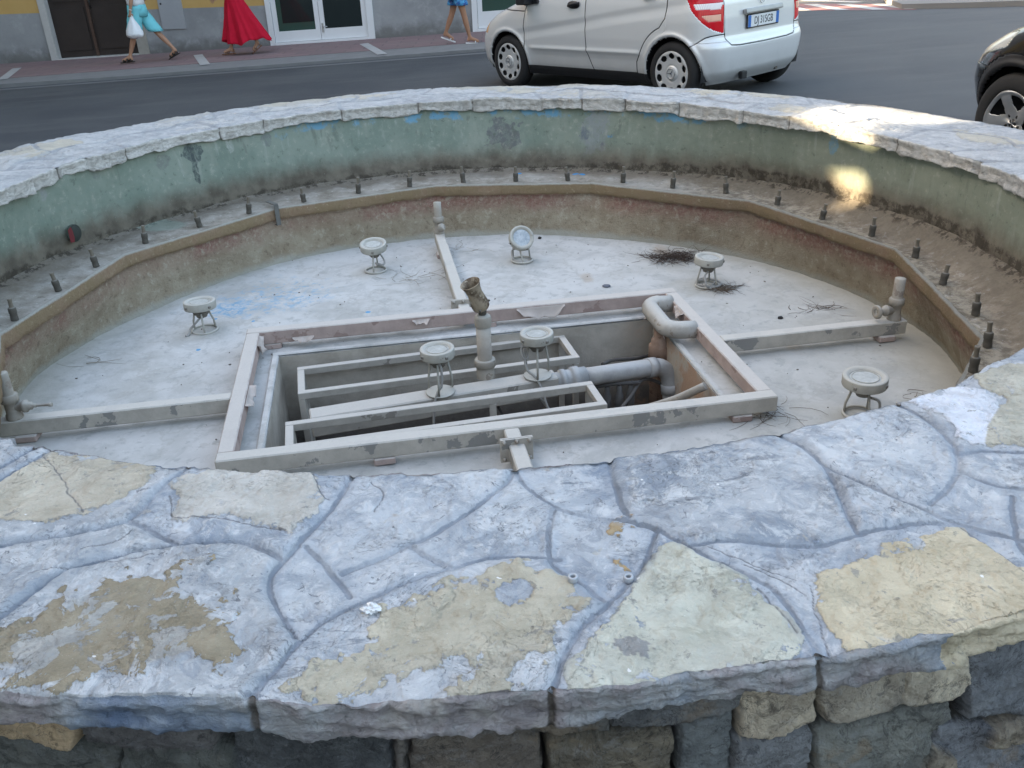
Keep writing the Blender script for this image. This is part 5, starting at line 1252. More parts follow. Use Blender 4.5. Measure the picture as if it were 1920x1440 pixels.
# ---- added wall out of view: blocks the low sun except through its two holes
def to_plane(P, X0): P = Vector(P); t = (X0 - P.x)/SUN_DIR.x; q = P + SUN_DIR*t; return (q.y, q.z)
X0 = -12.5
def shrink(L, k): L = [Vector(p) for p in L]; c = sum(L, Vector())/len(L); return [c + (p-c)*k for p in L]
sun_patch_hole_a = [to_plane(p, X0) for p in shrink([(2.36,5.80,.605),(1.88,5.58,.605),(1.80,5.30,.605),(1.78,4.88,.58),(2.04,4.74,.605),(2.14,4.97,.605),(2.52,5.03,.605),(2.74,5.02,.605)], .90)]  # holes shaped so the sun falls as patches on coping and green wall
sun_patch_hole_b = [to_plane(p, X0) for p in shrink([(1.90,5.12,.335),(2.00,4.90,.375),(2.035,4.835,.315),(2.02,4.87,.14),(1.96,5.01,.24)], 1.0)]
sun_patch_hole_b = [(y + .02, z) for y, z in sun_patch_hole_b]
from mathutils.geometry import tessellate_polygon
outer_ = [(-26.0, -1.0), (19.9, -1.0), (19.9, 13.0), (-26.0, 13.0)]
loops = [outer_, sun_patch_hole_a, sun_patch_hole_b]; flat = [Vector((0, y, z)) for L in loops for (y, z) in L]
tri = tessellate_polygon([[Vector((y, z, 0)) for y, z in L] for L in loops])
side = thing('sun_blocker_wall', 'tall pale wall added out of view on the left to block the low sun, with holes for the sun patches', 'sun blocker', (X0, 0, 0))
bm = bmesh.new(); vs_ = [bm.verts.new((0, v.y, v.z)) for v in flat]; vb = [bm.verts.new((-.08, v.y, v.z)) for v in flat]
for t_ in tri:
    try: bm.faces.new([vs_[i] for i in t_]); bm.faces.new([vb[i] for i in reversed(t_)])
    except ValueError: pass
k0 = 0
for L in loops:
    for i in range(len(L)):
        a, b = k0 + i, k0 + (i+1) % len(L); bm.faces.new((vs_[a], vs_[b], vb[b], vb[a]))
    k0 += len(L)
m = MB(); m.bm.free(); m.bm = bm; m.build('wall', plain('sun_blocker_plaster', (.42,.38,.32), .9, var=.12, scale=1.5), side)
rf_ = MB(); rf_.box((-4, -3, 13.1), (9, 46, .2), None, .02); rf_.build('roof', plain('sun_blocker_tile', (.30,.16,.10), .9), side)  # top slab of the added sun-blocking wall
# ================================================================== CARS
def car_paint(name, col, metal, rough):
    t = NT(name, rough, metal, .5); t.b.inputs['Coat Weight'].default_value = .6; t.b.inputs['Coat Roughness'].default_value = .06
    g = t.attr('gap'); n_ = t.noise(3, 5, .6); f = t.noise(420, 2, .5); x, y, z = t.xyz()
    c = t.mix(f, tuple(k*.93 for k in col), tuple(min(1, k*1.07) for k in col))
    dirt = t.math('MULTIPLY', t.sm(t.math('ADD', z, t.math('MULTIPLY', n_, .2)), .62, .28), .45)
    c = t.mix(dirt, c, (.26,.25,.235))
    gm = t.sm(g, .0075, .0045)
    c = t.mix(gm, c, (.012,.012,.013))
    r = t.math('ADD', rough, t.math('MULTIPLY', dirt, .5))
    return t.done(c, r, metal=t.math('MULTIPLY', metal, t.math('SUBTRACT', 1.0, t.math('MAXIMUM', gm, dirt))), bump=t.bump(t.sm(g, .0, .012), .5, .006))
M_RUB = plain('tyre_rubber', (.022,.022,.023), .8, var=.25, scale=30); M_BLK = plain('black_plastic', (.018,.018,.02), .55, var=.2)
M_HUB = plain('hubcap_silver', (.62,.62,.615), .38, .35, .06, 20); M_ALLOY = plain('alloy_silver', (.55,.56,.57), .3, .7, .06, 20)
M_AUTOGLASS = pane_mat('car_glass', (.02,.025,.028)); M_CHROME = plain('chrome_trim', (.6,.6,.61), .15, .95, .03)
def lampred(name, col, e):
    t = NT(name, .12, spec=.5); v = t.n('TexWave', 1, props={'wave_type': 'BANDS', 'bands_direction': 'Y'}, Vector=t.obj, Scale=26.0, Distortion=0.0)
    return t.done(t.mix(v, tuple(k*.75 for k in col), col), emit=(col, e))
M_RED = lampred('red_lens', (.50,.008,.018), .03); M_WHT = lampred('clear_lens_bar', (.62,.60,.62), .04); M_AMB = lampred('lit_orange_lens', (.72,.40,.30), .02)
M_HEAD = plain('headlamp_glass', (.62,.60,.55), .1, .2, .2, 12); M_REFL = plain('amber_side_lens', (.85,.50,.25), .15, .0, .1)

def star_mesh(m, R, T, th=.003):
    """three pointed star in a ring"""
    m.tube([T @ Vector((R*math.cos(a), R*math.sin(a), th)) for a in np.linspace(0, 2*math.pi, 33)[:-1]], R*.07, 6, closed=True)
    pts = []
    for k in range(6):
        a = math.pi/2 + k*math.pi/3; r = R*.97 if k % 2 == 0 else R*.15; pts.append((r*math.cos(a), r*math.sin(a)))
    m.prism(pts, th*.3, th*1.4, T)
def wheel(parent, c, side, R, rim, width, kind):
    """tyre and wheel; outer face looks to side*y"""
    M = Matrix.Translation(c) @ Matrix.Rotation(-side*math.pi/2, 4, 'X')            # local z -> outwards
    w = width/2
    prof = [(rim+.004,-w+.01),(rim+.02,-w),(R-.045,-w),(R-.018,-w+.012),(R-.004,-w+.035),(R,-w*.3),(R,w*.3),(R-.004,w-.035),(R-.018,w-.012),(R-.045,w),(rim+.03,w+.003),(rim+.008,w-.004),(rim,w-.02)]
    o = MB().lathe(prof, M, 56).build('wheel', M_RUB, parent)
    MB().lathe([(0,w-.085),(rim*.5,w-.09),(rim+.004,w-.075),(rim+.006,w-.02)], M, 40).build('wheel_disc', M_BLK, o)
    nr, na = 34, 260; rs_ = np.linspace(.0, rim + .012, nr); as_ = np.linspace(0, 2*math.pi, na, endpoint=False)
    RR, AA = np.meshgrid(rs_, as_, indexing='ij')
    if kind == 'hubcap':
        zf = w - .012 + .014*np.exp(-((RR-rim*.93)/.03)**2) + .010*sstep(.085, .06, RR) - .006*np.exp(-((RR-.078)/.009)**2)
        k = 10
    else:
        zf = w - .016 + .012*np.exp(-((RR-rim)/.012)**2) - .035*sstep(rim*.9, .04, RR)
        k = 5
    ph = (AA*k/(2*math.pi)) % 1 - .5; arc = ph*2*math.pi/k*RR
    if kind == 'hubcap':
        hole = ((arc/(.034*np.clip(1.25-(rim*.86-RR)*9, .35, 1.2)))**2 + ((RR-rim*.81)/(.033))**2) < 1
    else:
        hw_ = .5*2*math.pi/k*RR - (.030 + .012*(RR/rim)); hole = (np.abs(arc) < hw_*np.clip((RR-.075)/.04, 0, 1)) & (RR > .085) & (RR < rim - .018)
        zf = zf + .010*sstep(.5, .0, .5-np.abs(ph))
    P = np.stack([RR*np.cos(AA), RR*np.sin(AA), zf], -1).reshape(-1, 3); F = grid_faces(nr, na, closed_m=True); hf = hole.ravel()[F].mean(1) > .5
    Mn = np.array(M); P = P @ Mn[:3,:3].T + Mn[:3,3]
    h = np_mesh('hubcap' if kind == 'hubcap' else 'alloy_rim', P, F[~hf], M_HUB if kind == 'hubcap' else M_ALLOY, o)
    md = h.modifiers.new('thick', 'SOLIDIFY'); md.thickness = .006; md.offset = -1
    if kind == 'hubcap':
        m = MB(); star_mesh(m, .050, M @ Matrix.Translation((0,0,w+.0005)) @ Matrix.Rotation(.5, 4, 'Z')); m.build('emblem', M_CHROME, h)
    else:
        m = MB()
        for q in range(5):
            a = 2*math.pi*q/5 + .3; m.lathe([(0,0),(.012,0),(.012,.010),(0,.010)], M @ Matrix.Translation((.057*math.cos(a), .057*math.sin(a), w-.052)), 8)
        m.lathe([(0,0),(.030,0),(.031,.006),(0,.008)], M @ Matrix.Translation((0,0,w-.050)), 20); m.build('wheel_bolts', M_BLK, h)
    return o
def car(root, D):
    """a body lofted from plan outlines at many heights, then cut into panels"""
    ip = lambda tab, z: np.interp(z, [a for a, b in tab], [b for a, b in tab])
    zs = np.concatenate([np.arange(D['zb'], D['zroof']-.05, .0075), D['zroof'] - .05*np.cos(np.linspace(0, math.pi/2, 8))[0:]*1.0])
    zs = np.unique(np.round(zs, 5)); Nr, Nc, Ns, Nf = 50, 44, 400, 40
    xf, xr, hw = ip(D['xf'], zs), ip(D['xr'], zs), ip(D['hw'], zs)
    k = np.ones(7)/7
    sm_ = lambda a: np.convolve(np.pad(a, 3, mode='edge'), k, 'valid'); xf, xr, hw = sm_(xf), sm_(xr), sm_(hw)
    cf, cr = ip(D['cf'], zs), ip(D['cr'], zs)                 # corner length along x, front and rear
    half = []
    for i, z in enumerate(zs):
        w = hw[i]; pts = []
        wr, wf = w*.62, w*.45
        for t in np.linspace(0, 1, Nr, endpoint=False): pts.append((xr[i] + .035*(t*wr/w)**2*1.0, t*wr))
        for t in np.linspace(0, math.pi/2, Nc, endpoint=False):
            pts.append((xr[i] + .0135 + cr[i]*(1-math.cos(t)**.9), wr + (w-wr)*math.sin(t)**.9))
        xa, xb = xr[i] + .0135 + cr[i], xf[i] - .03 - cf[i]
        for t in np.linspace(0, 1, Ns, endpoint=False): pts.append((xa + (xb-xa)*t, w))
        for t in np.linspace(0, math.pi/2, Nc, endpoint=False):
            pts.append((xb + cf[i]*math.sin(t)**.9, wf + (w-wf)*math.cos(t)**.9))
        for t in np.linspace(1, 0, Nf): pts.append((xf[i] - .03*(t)**2, t*wf))
        half.append(pts)
    H = np.array(half); full = np.concatenate([H, (H*np.array([1,-1]))[:, -2:0:-1]], 1); nz, nu = full.shape[:2]
    X, Y = full[...,0].copy(), full[...,1].copy(); Zg = np.repeat(zs[:,None], nu, 1)
    sgn = np.sign(Y); sidew = sstep(.55, .85, np.abs(Y)/hw[:,None])
    # creases pressed into the sides
    line = D['line'](X); low = D['low']
    off = -.010*sstep(.0, .07, line - Zg)*sstep(.16, .07, line - Zg)*sstep(D['x1']-.02, D['x1']-.3, X)
    btw = sstep(D['wr_x']+.36, D['wr_x']+.5, X)*sstep(D['x1']-.36, D['x1']-.5, X)
    off += btw*(.011*np.exp(-((Zg-low)/.022)**2) - .012*sstep(low, low-.09, Zg))
    gapd = np.full(X.shape, .3)
    for (wx, wz, ar) in D['arches']:
        d = np.hypot(X-wx, Zg-wz); off += .014*np.exp(-((d-ar-.022)/.020)**2)
    Y += sgn*off*sidew
    for (wx, wz, ar) in D['arches']:
        dx, dz = X-wx, Zg-wz; d = np.hypot(dx, dz); snap = (d < ar) & (d > ar-.011) & (np.abs(Y) > .5)
        X = np.where(snap, wx + dx/np.maximum(d,1e-6)*ar, X); Zg = np.where(snap, wz + dz/np.maximum(d,1e-6)*ar, Zg)
        if 'trim_r' in D:
            a2 = D['trim_r']; snap = (np.abs(d - a2) < .005) & (np.abs(Y) > .5)
            X = np.where(snap, wx + dx/np.maximum(d,1e-6)*a2, X); Zg = np.where(snap, wz + dz/np.maximum(d,1e-6)*a2, Zg)
    P = np.stack([X, Y, Zg], -1).reshape(-1, 3)
    # panel gaps
    sidepts = np.c_[P[:,0], P[:,2]]; side_d = seg_dist(sidepts, [np.array(l) for l in D['gaps_side']]); side_d[np.abs(P[:,1]) < .58] = .3
    rear_d = seg_dist(np.c_[P[:,1], P[:,2]], [np.array(l) for l in D['gaps_rear']]); rear_d[P[:,0] > D['rear_lim']] = .3
    gapd = np.minimum(side_d, rear_d)
    F = grid_faces(nz, nu, closed_m=True); C = P[F].mean(1)
    cut = np.zeros(len(F), bool)
    for (wx, wz, ar) in D['arches']: cut |= (np.hypot(C[:,0]-wx, C[:,2]-wz) < ar-.003) & (np.abs(C[:,1]) > .5)
    reg = D['region'](C, np.interp(C[:,2], zs, hw)); reg[cut] = -1
    objs = {}
    for rid, (nm, mat, par) in D['parts'].items():
        f = F[reg == rid]
        if len(f) == 0: continue
        u, inv = np.unique(f, return_inverse=True); inv = inv.reshape(f.shape)
        o = np_mesh(nm, P[u], inv, mat, objs.get(par, root) if par is not None else root, {'gap': gapd[u]}); objs[rid] = o
        md = o.modifiers.new('thick', 'SOLIDIFY'); md.thickness = .012; md.offset = -1
    # roof skin and floor pan
    last = [tuple(p) for p in P[-nu:]]
    m = MB(); m.bm.faces.new([m.bm.verts.new(p) for p in last]); m.build('roof_skin', D['paint'], objs[0])
    m = MB(); m.box(((D['xr_f']+D['xf_f'])/2 - .1, 0, D['zb']+.045), (D['xf_f']-D['xr_f']-.95, 1.42, .05)); 
    m.build('floor_pan', M_BLK, root)
    for (wx, wz, ar) in D['arches'][:2]:
        for s in (-1, 1):
            m = MB(); aa = np.linspace(-.25, math.pi+.25, 24)
            for a, b in zip(aa[:-1], aa[1:]):
                q = [(wx+(ar+.015)*math.cos(t), s*yy, wz+(ar+.015)*math.sin(t)) for t in (a, b) for yy in (.50, .835)]
                v = [m.bm.verts.new(k_) for k_ in q]; m.bm.faces.new((v[0], v[1], v[3], v[2]))
            v = [m.bm.verts.new((wx+(ar+.015)*math.cos(t), s*.50, wz+(ar+.015)*math.sin(t))) for t in aa]; m.bm.faces.new(v)
            bmesh.ops.remove_doubles(m.bm, verts=m.bm.verts, dist=.0005)
            m.build('wheel_well', M_BLK, root)
    return objs

SILVER = car_paint('silver_paint', (.71,.715,.715), .22, .32)
gx1, gb, gr_ = 2.20, 1.22, .07
belt = lambda x: .985 + (2.3 - x)*.062
def region_a(C, w):
    x, y, z = C[:,0], C[:,1], C[:,2]; ay = np.abs(y); r = np.zeros(len(C), int); side = ay > .60*w
    r[(z < .285) & (x > .30) & (x < 2.25) & side] = 1                                  # black sill
    front_door = side & (x > gb) & (x < gx1 + .02*np.sin(z*6)) & (z > .285) & (z < 1.47); rear_door = side & (x <= gb) & (z > .285) & (z < 1.47) & (x > np.where(z > .72, .07, .07 + np.interp(z, [.285,.45,.62,.72], [.42,.33,.13,.0])))
    L, Rr = y > 0, y < 0
    r[front_door & L] = 2; r[front_door & Rr] = 3; r[rear_door & L] = 4; r[rear_door & Rr] = 5
    wind_top = 1.46
    ws = np.interp(z, [.98,1.1,1.3,1.45], [2.50,2.28,1.86,1.50])
    glass = side & (z > belt(x) + .012) & (z < wind_top) & (x < ws - .10) & (x > -.05)
    r[glass & (x > gb + .03) & L] = 6; r[glass & (x > gb + .03) & Rr] = 7; r[glass & (x < gb - .03) & (x > .22) & L] = 8; r[glass & (x < gb - .03) & (x > .22) & Rr] = 9
    r[(z > 1.0) & (z < 1.52) & (ay < .88*w) & (x > 1.3)] = 10                             # windscreen
    gate = (x < -.2) & (ay < .60 + (z > .64)*.0) & (z > .545); r[gate & (ay < np.interp(z, [.545,.60,.7,1.1], [.52,.58,.595,.585]))] = 11
    r[(x < .1) & (z > 1.035) & (z < 1.46) & (ay < .54*np.interp(z, [1.03,1.46], [1,.86])) ] = 12
    lamp = (x < .1) & (z > .665) & (z < 1.28) & (ay > np.interp(z, [.66,1.1,1.28], [.60,.59,.60])); lamp &= (x < np.interp(z, [.665,.72,.80,.90,1.0,1.10,1.28], [-.455,-.40,-.325,-.235,-.165,-.135,-.12]))
    r[lamp & L] = 13; r[lamp & Rr] = 14
    lb_ = np.interp(z, [.665,.72,.80,.90,1.0,1.10,1.28], [-.455,-.40,-.325,-.235,-.165,-.135,-.12]); inn = ((ay > .635) | (x > -.42)) & (x < lb_ - .045)
    l1 = (z > .90 + .02*np.clip((x+.40)*3,0,1)) & (z < .955) & inn; l2 = (z > .795) & (z < .85) & inn
    r[lamp & L & l1] = 15; r[lamp & Rr & l1] = 16; r[lamp & L & l2] = 17; r[lamp & Rr & l2] = 18
    bump_ = (z < .545) & (x < -.05) | (x < -.2) & (z < .665) & (r == 0) & (z < .60 + .0*x); r[bump_ & (r == 0)] = 19
    hl = (x > 2.98) & (z > .63) & (z < .80) & (ay > .42*w); r[hl & L] = 20; r[hl & Rr] = 21
    r[(x > 3.1) & (z > .30) & (z < .40) & (ay < .5)] = 22
    r[(x > 2.9) & (z < .58) & (r == 0)] = 23
    return r
arch_pts = lambda cx, cz, r_, a0, a1: [(cx + r_*math.cos(t), cz + r_*math.sin(t)) for t in np.linspace(a0, a1, 12)]
DA = dict(zb=.185, zroof=1.585,
 xf=[(.18,3.22),(.30,3.33),(.45,3.355),(.58,3.345),(.68,3.28),(.76,3.18),(.84,3.03),(.90,2.84),(.96,2.64),(1.02,2.50),(1.1,2.35),(1.3,1.94),(1.45,1.57),(1.53,1.2),(1.585,.8)],
 xr=[(.18,-.37),(.24,-.43),(.30,-.475),(.42,-.495),(.52,-.505),(.565,-.500),(.595,-.480),(.62,-.462),(.66,-.458),(.80,-.452),(.95,-.437),(1.05,-.405),(1.3,-.27),(1.45,-.17),(1.53,.0),(1.585,.35)],
 hw=[(.18,.795),(.24,.83),(.32,.855),(.45,.873),(.62,.88),(.80,.876),(.95,.858),(1.02,.842),(1.15,.79),(1.3,.725),(1.45,.655),(1.53,.58),(1.585,.46)],
 cf=[(.18,.5),(.6,.62),(.8,.55),(1.0,.35),(1.585,.3)], cr=[(.18,.30),(.6,.30),(1.0,.27),(1.3,.22),(1.585,.2)],
 line=lambda x: .715 + (2.25 - x)*.130, low=.49, x1=2.568, wr_x=0.0, arches=[(0.0,.315,.345),(2.568,.315,.345)], rear_lim=-.15, xr_f=-.40, xf_f=3.25,
 gaps_side=[[(gx1+.005,.28),(gx1+.045,.45),(gx1+.05,.72),(gx1+.01,.90),(gx1-.05,1.0)], [(gb-.09,.28),(gb-.04,.40),(gb-.01,.50),(gb,.7),(gb,1.0),(gb-.04,1.45)],
            [(.49,.28),(.48,.40)] + arch_pts(0,.315,.455, .35, 1.22) + [(.085,.83),(.07,1.0),(.10,1.4)], [(gx1+.02,.283),(.48,.283)],
            [(-.215,.555),(-.30,.60),(-.365,.648),(-.40,.66),(-.44,.665)], [(2.23,.885),(2.75,.905),(3.0,.83)], [(.07,line_z) for line_z in (1.0,1.01)]],
 gaps_rear=[[(-.585,1.10),(-.595,.72),(-.585,.62),(-.53,.56),(-.40,.545),(0,.54),(.40,.545),(.53,.56),(.585,.62),(.595,.72),(.585,1.10)]],
 region=region_a, paint=SILVER,
 parts={0:('body', SILVER, None), 1:('sill', M_BLK, None), 2:('front_door', SILVER, None), 3:('front_door', SILVER, None), 4:('rear_door', SILVER, None), 5:('rear_door', SILVER, None),
        6:('window', M_AUTOGLASS, 2), 7:('window', M_AUTOGLASS, 3), 8:('window', M_AUTOGLASS, 4), 9:('window', M_AUTOGLASS, 5), 10:('windscreen', M_AUTOGLASS, None), 11:('tailgate', SILVER, None), 12:('rear_window', M_AUTOGLASS, 11),
        13:('tail_light', M_RED, None), 14:('tail_light', M_RED, None), 15:('reverse_lens', M_WHT, 13), 16:('reverse_lens', M_WHT, 14), 17:('indicator_lens', M_AMB, 13), 18:('indicator_lens', M_AMB, 14),
        19:('rear_bumper', SILVER, None), 20:('headlight', M_REFL, None), 21:('headlight', M_REFL, None), 22:('air_intake', M_BLK, None), 23:('front_bumper', SILVER, None)})
# pose fitted to its wheels and number plate in the photograph
CX, CY, CYAW = 2.43, 9.96, 2.262
YAW_A = CYAW
silver_car = thing('parked_car', 'silver compact hatchback stopped on the street behind the fountain', 'car', (CX, CY, street_z(CX)), 0)
sl = math.atan(SLOPE)
silver_car.rotation_mode = 'QUATERNION'
silver_car.rotation_quaternion = (Matrix.Rotation(-sl, 3, 'Y') @ Matrix.Rotation(YAW_A, 3, 'Z')).to_quaternion()
OA = car(silver_car, DA)
for wx in (0.0, 2.568):
    for s in (1, -1): wheel(silver_car, (wx, s*.775, .308), s, .308, .208, .185, 'hubcap')
def handle(x, z, y, mat, par, s=1):
    m = MB(); m.lathe([(0,0),(.075,0),(.078,.004),(0,.004)], Matrix.Translation((x, s*y, z)) @ Matrix.Rotation(-s*math.pi/2, 4, 'X') @ Matrix.Diagonal((1.25,.52,1,1)), 24); m.build('handle_recess', M_BLK, par)
    m = MB(); m.tube([(x+.09, s*(y+.004), z-.012), (x+.05, s*(y+.028), z-.004), (x-.04, s*(y+.030), z+.012), (x-.095, s*(y+.006), z+.018)], [.011,.017,.017,.012], 10); m.build('handle', mat, par)
for s, fd, rd in ((1, OA[2], OA[4]), (-1, OA[3], OA[5])):
    handle(1.40, .955, .862, M_BLK, fd, s); handle(.30, 1.03, .842, M_BLK, rd, s)
    m = MB(); m.box((2.13, s*.93, 1.03), (.15,.20,.135), Euler((0,0,s*.2)).to_matrix(), .035, 3); mir = m.build('wing_mirror', M_BLK, fd)
    m = MB(); m.box((2.10, s*.862, .985), (.24,.035,.055), Euler((0,.10,0)).to_matrix(), .012, 2); m.build('mirror_foot', M_BLK, mir)
    m = MB(); m.box((2.205, s*.955, 1.04), (.02,.10,.03), Euler((0,0,s*.35)).to_matrix(), .006); m.build('repeater', lampred('repeater_lens', (1.0,.45,.12), 1.4), mir)
def text_mesh(name, txt, size, M, mat, parent, ext=.001, sx=1.0):
    cu = bpy.data.curves.new(name, 'FONT'); cu.body = txt; cu.size = size; cu.extrude = ext; cu.align_x = 'CENTER'; cu.align_y = 'CENTER'
    tmp = bpy.data.objects.new(name, cu); COL.objects.link(tmp); dg = bpy.context.evaluated_depsgraph_get(); me = bpy.data.meshes.new_from_object(tmp.evaluated_get(dg))
    bpy.data.objects.remove(tmp); me.transform(Matrix.Diagonal((sx,1,1,1))); me.transform(M); me.materials.clear(); me.materials.append(mat)
    return link(bpy.data.objects.new(name, me), parent)
# rear: plate, grip, star
PZ = .747
TP = Matrix.Translation((-.468, 0, PZ)) @ Matrix(((0,0,-1,0),(-1,0,0,0),(0,1,0,0),(0,0,0,1)))       # local x -> car right, y -> up, z -> backwards
m = MB(); m.box((0,0,0), (.545,.135,.012), None, .006); pf = m.build('plate_holder', M_BLK, OA[11]); pf.matrix_local = TP
m = MB(); m.box((0,0,.008), (.52,.112,.004), None, .002); pl_ = m.build('number_plate', plain('plate_white', (.74,.75,.75), .4, var=.03), OA[11]); pl_.matrix_local = TP
m = MB(); m.box((-.237,0,.0112), (.045,.110,.0024)); m.build('blue_band', plain('plate_blue', (.04,.16,.48), .4, var=.03), pl_)
m = MB(); m.box((.237,0,.0112), (.045,.110,.0024)); m.build('blue_band', plain('plate_blue_right', (.04,.16,.48), .4, var=.03), pl_)
text_mesh('plate_text', 'DJ 315GB', .100, Matrix.Translation((0,-.002,.0108)), plain('plate_ink', (.02,.02,.022), .5), pl_, .0008, .78)
m = MB(); m.box((-.470,0,.845), (.045,.62,.05), Euler((0,.25,0)).to_matrix(), .012, 2); m.build('grip_trim', plain('grip_silver', (.33,.33,.325), .35, .4), OA[11])
m = MB(); star_mesh(m, .045, Matrix.Translation((-.446,0,.945)) @ Matrix(((0,0,-1,0),(-1,0,0,0),(0,1,0,0),(0,0,0,1))), .005); m.build('emblem', M_CHROME, OA[11])
m = MB(); m.box((-.470, .30, .245), (.05,.085,.075), None, .012, 2); m.build('tow_cover', M_BLK, OA[19])
m = MB(); m.tube([(-.28,-.35,.225),(-.42,-.36,.23)], .022, 14); m.build('exhaust', plain('exhaust_steel', (.12,.11,.10), .5, .6), silver_car)

# ---- dark car at the right edge
DARK = car_paint('black_metallic_paint', (.022,.020,.019), .4, .22)
def region_b(C, w):
    x, y, z = C[:,0], C[:,1], C[:,2]; ay = np.abs(y); r = np.zeros(len(C), int); side = ay > .6*w; L = y > 0
    r[(z < .34) & (x > .36) & (x < 2.30) & side] = 1
    for q, (wx) in enumerate((0.0, 2.66)): r[(np.hypot(C[:,0]-wx, C[:,2]-.325) < .438) & (ay > .5) & (z < .80)] = 1
    fd = side & (x > 1.25) & (x < 2.2) & (z > .34) & (z < 1.5); rd = side & (x <= 1.25) & (x > .20) & (z > .34) & (z < 1.5)
    r[fd & L & (r == 0)] = 2; r[fd & ~L & (r == 0)] = 3; r[rd & L & (r == 0)] = 4; r[rd & ~L & (r == 0)] = 5
    g = side & (z > 1.06) & (z < 1.55) & (x < np.interp(z, [1.05,1.55], [2.2,1.5])) & (x > -.3)
    r[g & (x > 1.28) & L] = 6; r[g & (x > 1.28) & ~L] = 7; r[g & (x < 1.22) & L] = 8; r[g & (x < 1.22) & ~L] = 9
    r[(z > 1.06) & (z < 1.6) & (ay < .85*w) & (x > 1.2)] = 10; r[(z > 1.06) & (z < 1.5) & (ay < .75*w) & (x < -.4)] = 12
    hl = (x > 2.80) & (z > np.interp(x, [2.80,3.25], [.80,.68])) & (z < np.interp(x, [2.80,3.25], [.885,.82])) & (ay > .44*w); r[hl & L] = 20; r[hl & ~L] = 21
    tl = (x < -.45) & (z > .85) & (z < 1.05) & (ay > .6*w); r[tl & L] = 13; r[tl & ~L] = 14
    r[(x > 3.2) & (z > .35) & (z < .8) & (ay < .5)] = 22; r[(x > 2.9) & (z < .66) & (r == 0)] = 23; r[(x < -.3) & (z < .66) & (r == 0)] = 19
    return r
DB = dict(zb=.24, zroof=1.66,
 xf=[(.24,3.20),(.36,3.34),(.55,3.40),(.66,3.38),(.76,3.30),(.86,3.12),(.94,2.9),(1.03,2.5),(1.07,2.25),(1.2,2.05),(1.4,1.72),(1.55,1.4),(1.62,1.05),(1.66,.7)],
 xr=[(.24,-.75),(.45,-.85),(.65,-.86),(.8,-.82),(1.05,-.78),(1.3,-.68),(1.5,-.55),(1.6,-.4),(1.66,0)],
 hw=[(.24,.84),(.4,.90),(.6,.925),(.85,.925),(1.0,.90),(1.07,.87),(1.3,.78),(1.5,.70),(1.6,.62),(1.66,.48)],
 cf=[(.24,.62),(.6,.72),(.85,.66),(1.0,.5),(1.66,.3)], cr=[(.24,.3),(1.66,.25)], trim_r=.438,
 line=lambda x: .86 + (2.3-x)*.04, low=.52, x1=2.66, wr_x=0.0, arches=[(0.0,.325,.365),(2.66,.325,.365)], rear_lim=-.3, xr_f=-.75, xf_f=3.35,
 gaps_side=[[(2.2,.34),(2.22,.7),(2.2,1.05)], [(1.25,.34),(1.25,1.5)], [(.2,.34),(.2,1.5)], [(2.62,.93),(2.9,.95),(3.2,.93)], [(3.02,.66),(3.06,.74),(3.0,.84)]], gaps_rear=[[(-.6,.7),(.6,.7)]],
 region=region_b, paint=DARK,
 parts={0:('body', DARK, None), 1:('arch_trim', M_BLK, None), 2:('front_door', DARK, None), 3:('front_door', DARK, None), 4:('rear_door', DARK, None), 5:('rear_door', DARK, None), 6:('window', M_AUTOGLASS, 2), 7:('window', M_AUTOGLASS, 3), 8:('window', M_AUTOGLASS, 4), 9:('window', M_AUTOGLASS, 5),
        10:('windscreen', M_AUTOGLASS, None), 12:('rear_window', M_AUTOGLASS, None), 13:('tail_light', M_RED, None), 14:('tail_light', M_RED, None), 19:('rear_bumper', DARK, None), 20:('headlight', M_HEAD, None), 21:('headlight', M_HEAD, None), 22:('grille', M_BLK, None), 23:('front_bumper', DARK, None)})
wc = None
YAW_B = rad(103)
wfx, wfy = 3.372, 5.905
bx_, by_ = wfx - (2.66*math.cos(YAW_B) - .90*math.sin(YAW_B)), wfy - (2.66*math.sin(YAW_B) + .90*math.cos(YAW_B))
dark_car = thing('parked_car', 'black car with five spoke alloy wheels at the right edge', 'car', (bx_, by_, street_z(bx_)), 0)
dark_car.rotation_mode = 'QUATERNION'; dark_car.rotation_quaternion = (Matrix.Rotation(-sl, 3, 'Y') @ Matrix.Rotation(YAW_B, 3, 'Z')).to_quaternion()
OB = car(dark_car, DB)
for wx in (0.0, 2.66):
    for s in (1, -1): wheel(dark_car, (wx, s*.81, .325), s, .325, .205, .215, 'alloy')
# ================================================================== PEOPLE (walking on the far pavement)
def skin_body(name, V, E, Rr, mat, parent, subdiv=2, root=0):
    me = bpy.data.meshes.new(name); me.from_pydata([tuple(v) for v in V], E, []); tmp = bpy.data.objects.new(name, me); COL.objects.link(tmp)
    md = tmp.modifiers.new('skin', 'SKIN'); md.use_smooth_shade = True; md.branch_smoothing = .6
    for i, r in enumerate(Rr):
        sv = me.skin_vertices[0].data[i]; sv.radius = (r, r) if not isinstance(r, tuple) else r; sv.use_root = (i == root)
    ms = tmp.modifiers.new('sub', 'SUBSURF'); ms.levels = subdiv; ms.render_levels = subdiv
    dg = bpy.context.evaluated_depsgraph_get(); out = bpy.data.meshes.new_from_object(tmp.evaluated_get(dg)); bpy.data.objects.remove(tmp)
    out.materials.clear(); out.materials.append(mat)
    for p in out.polygons: p.use_smooth = True
    return link(bpy.data.objects.new(name, out), parent)
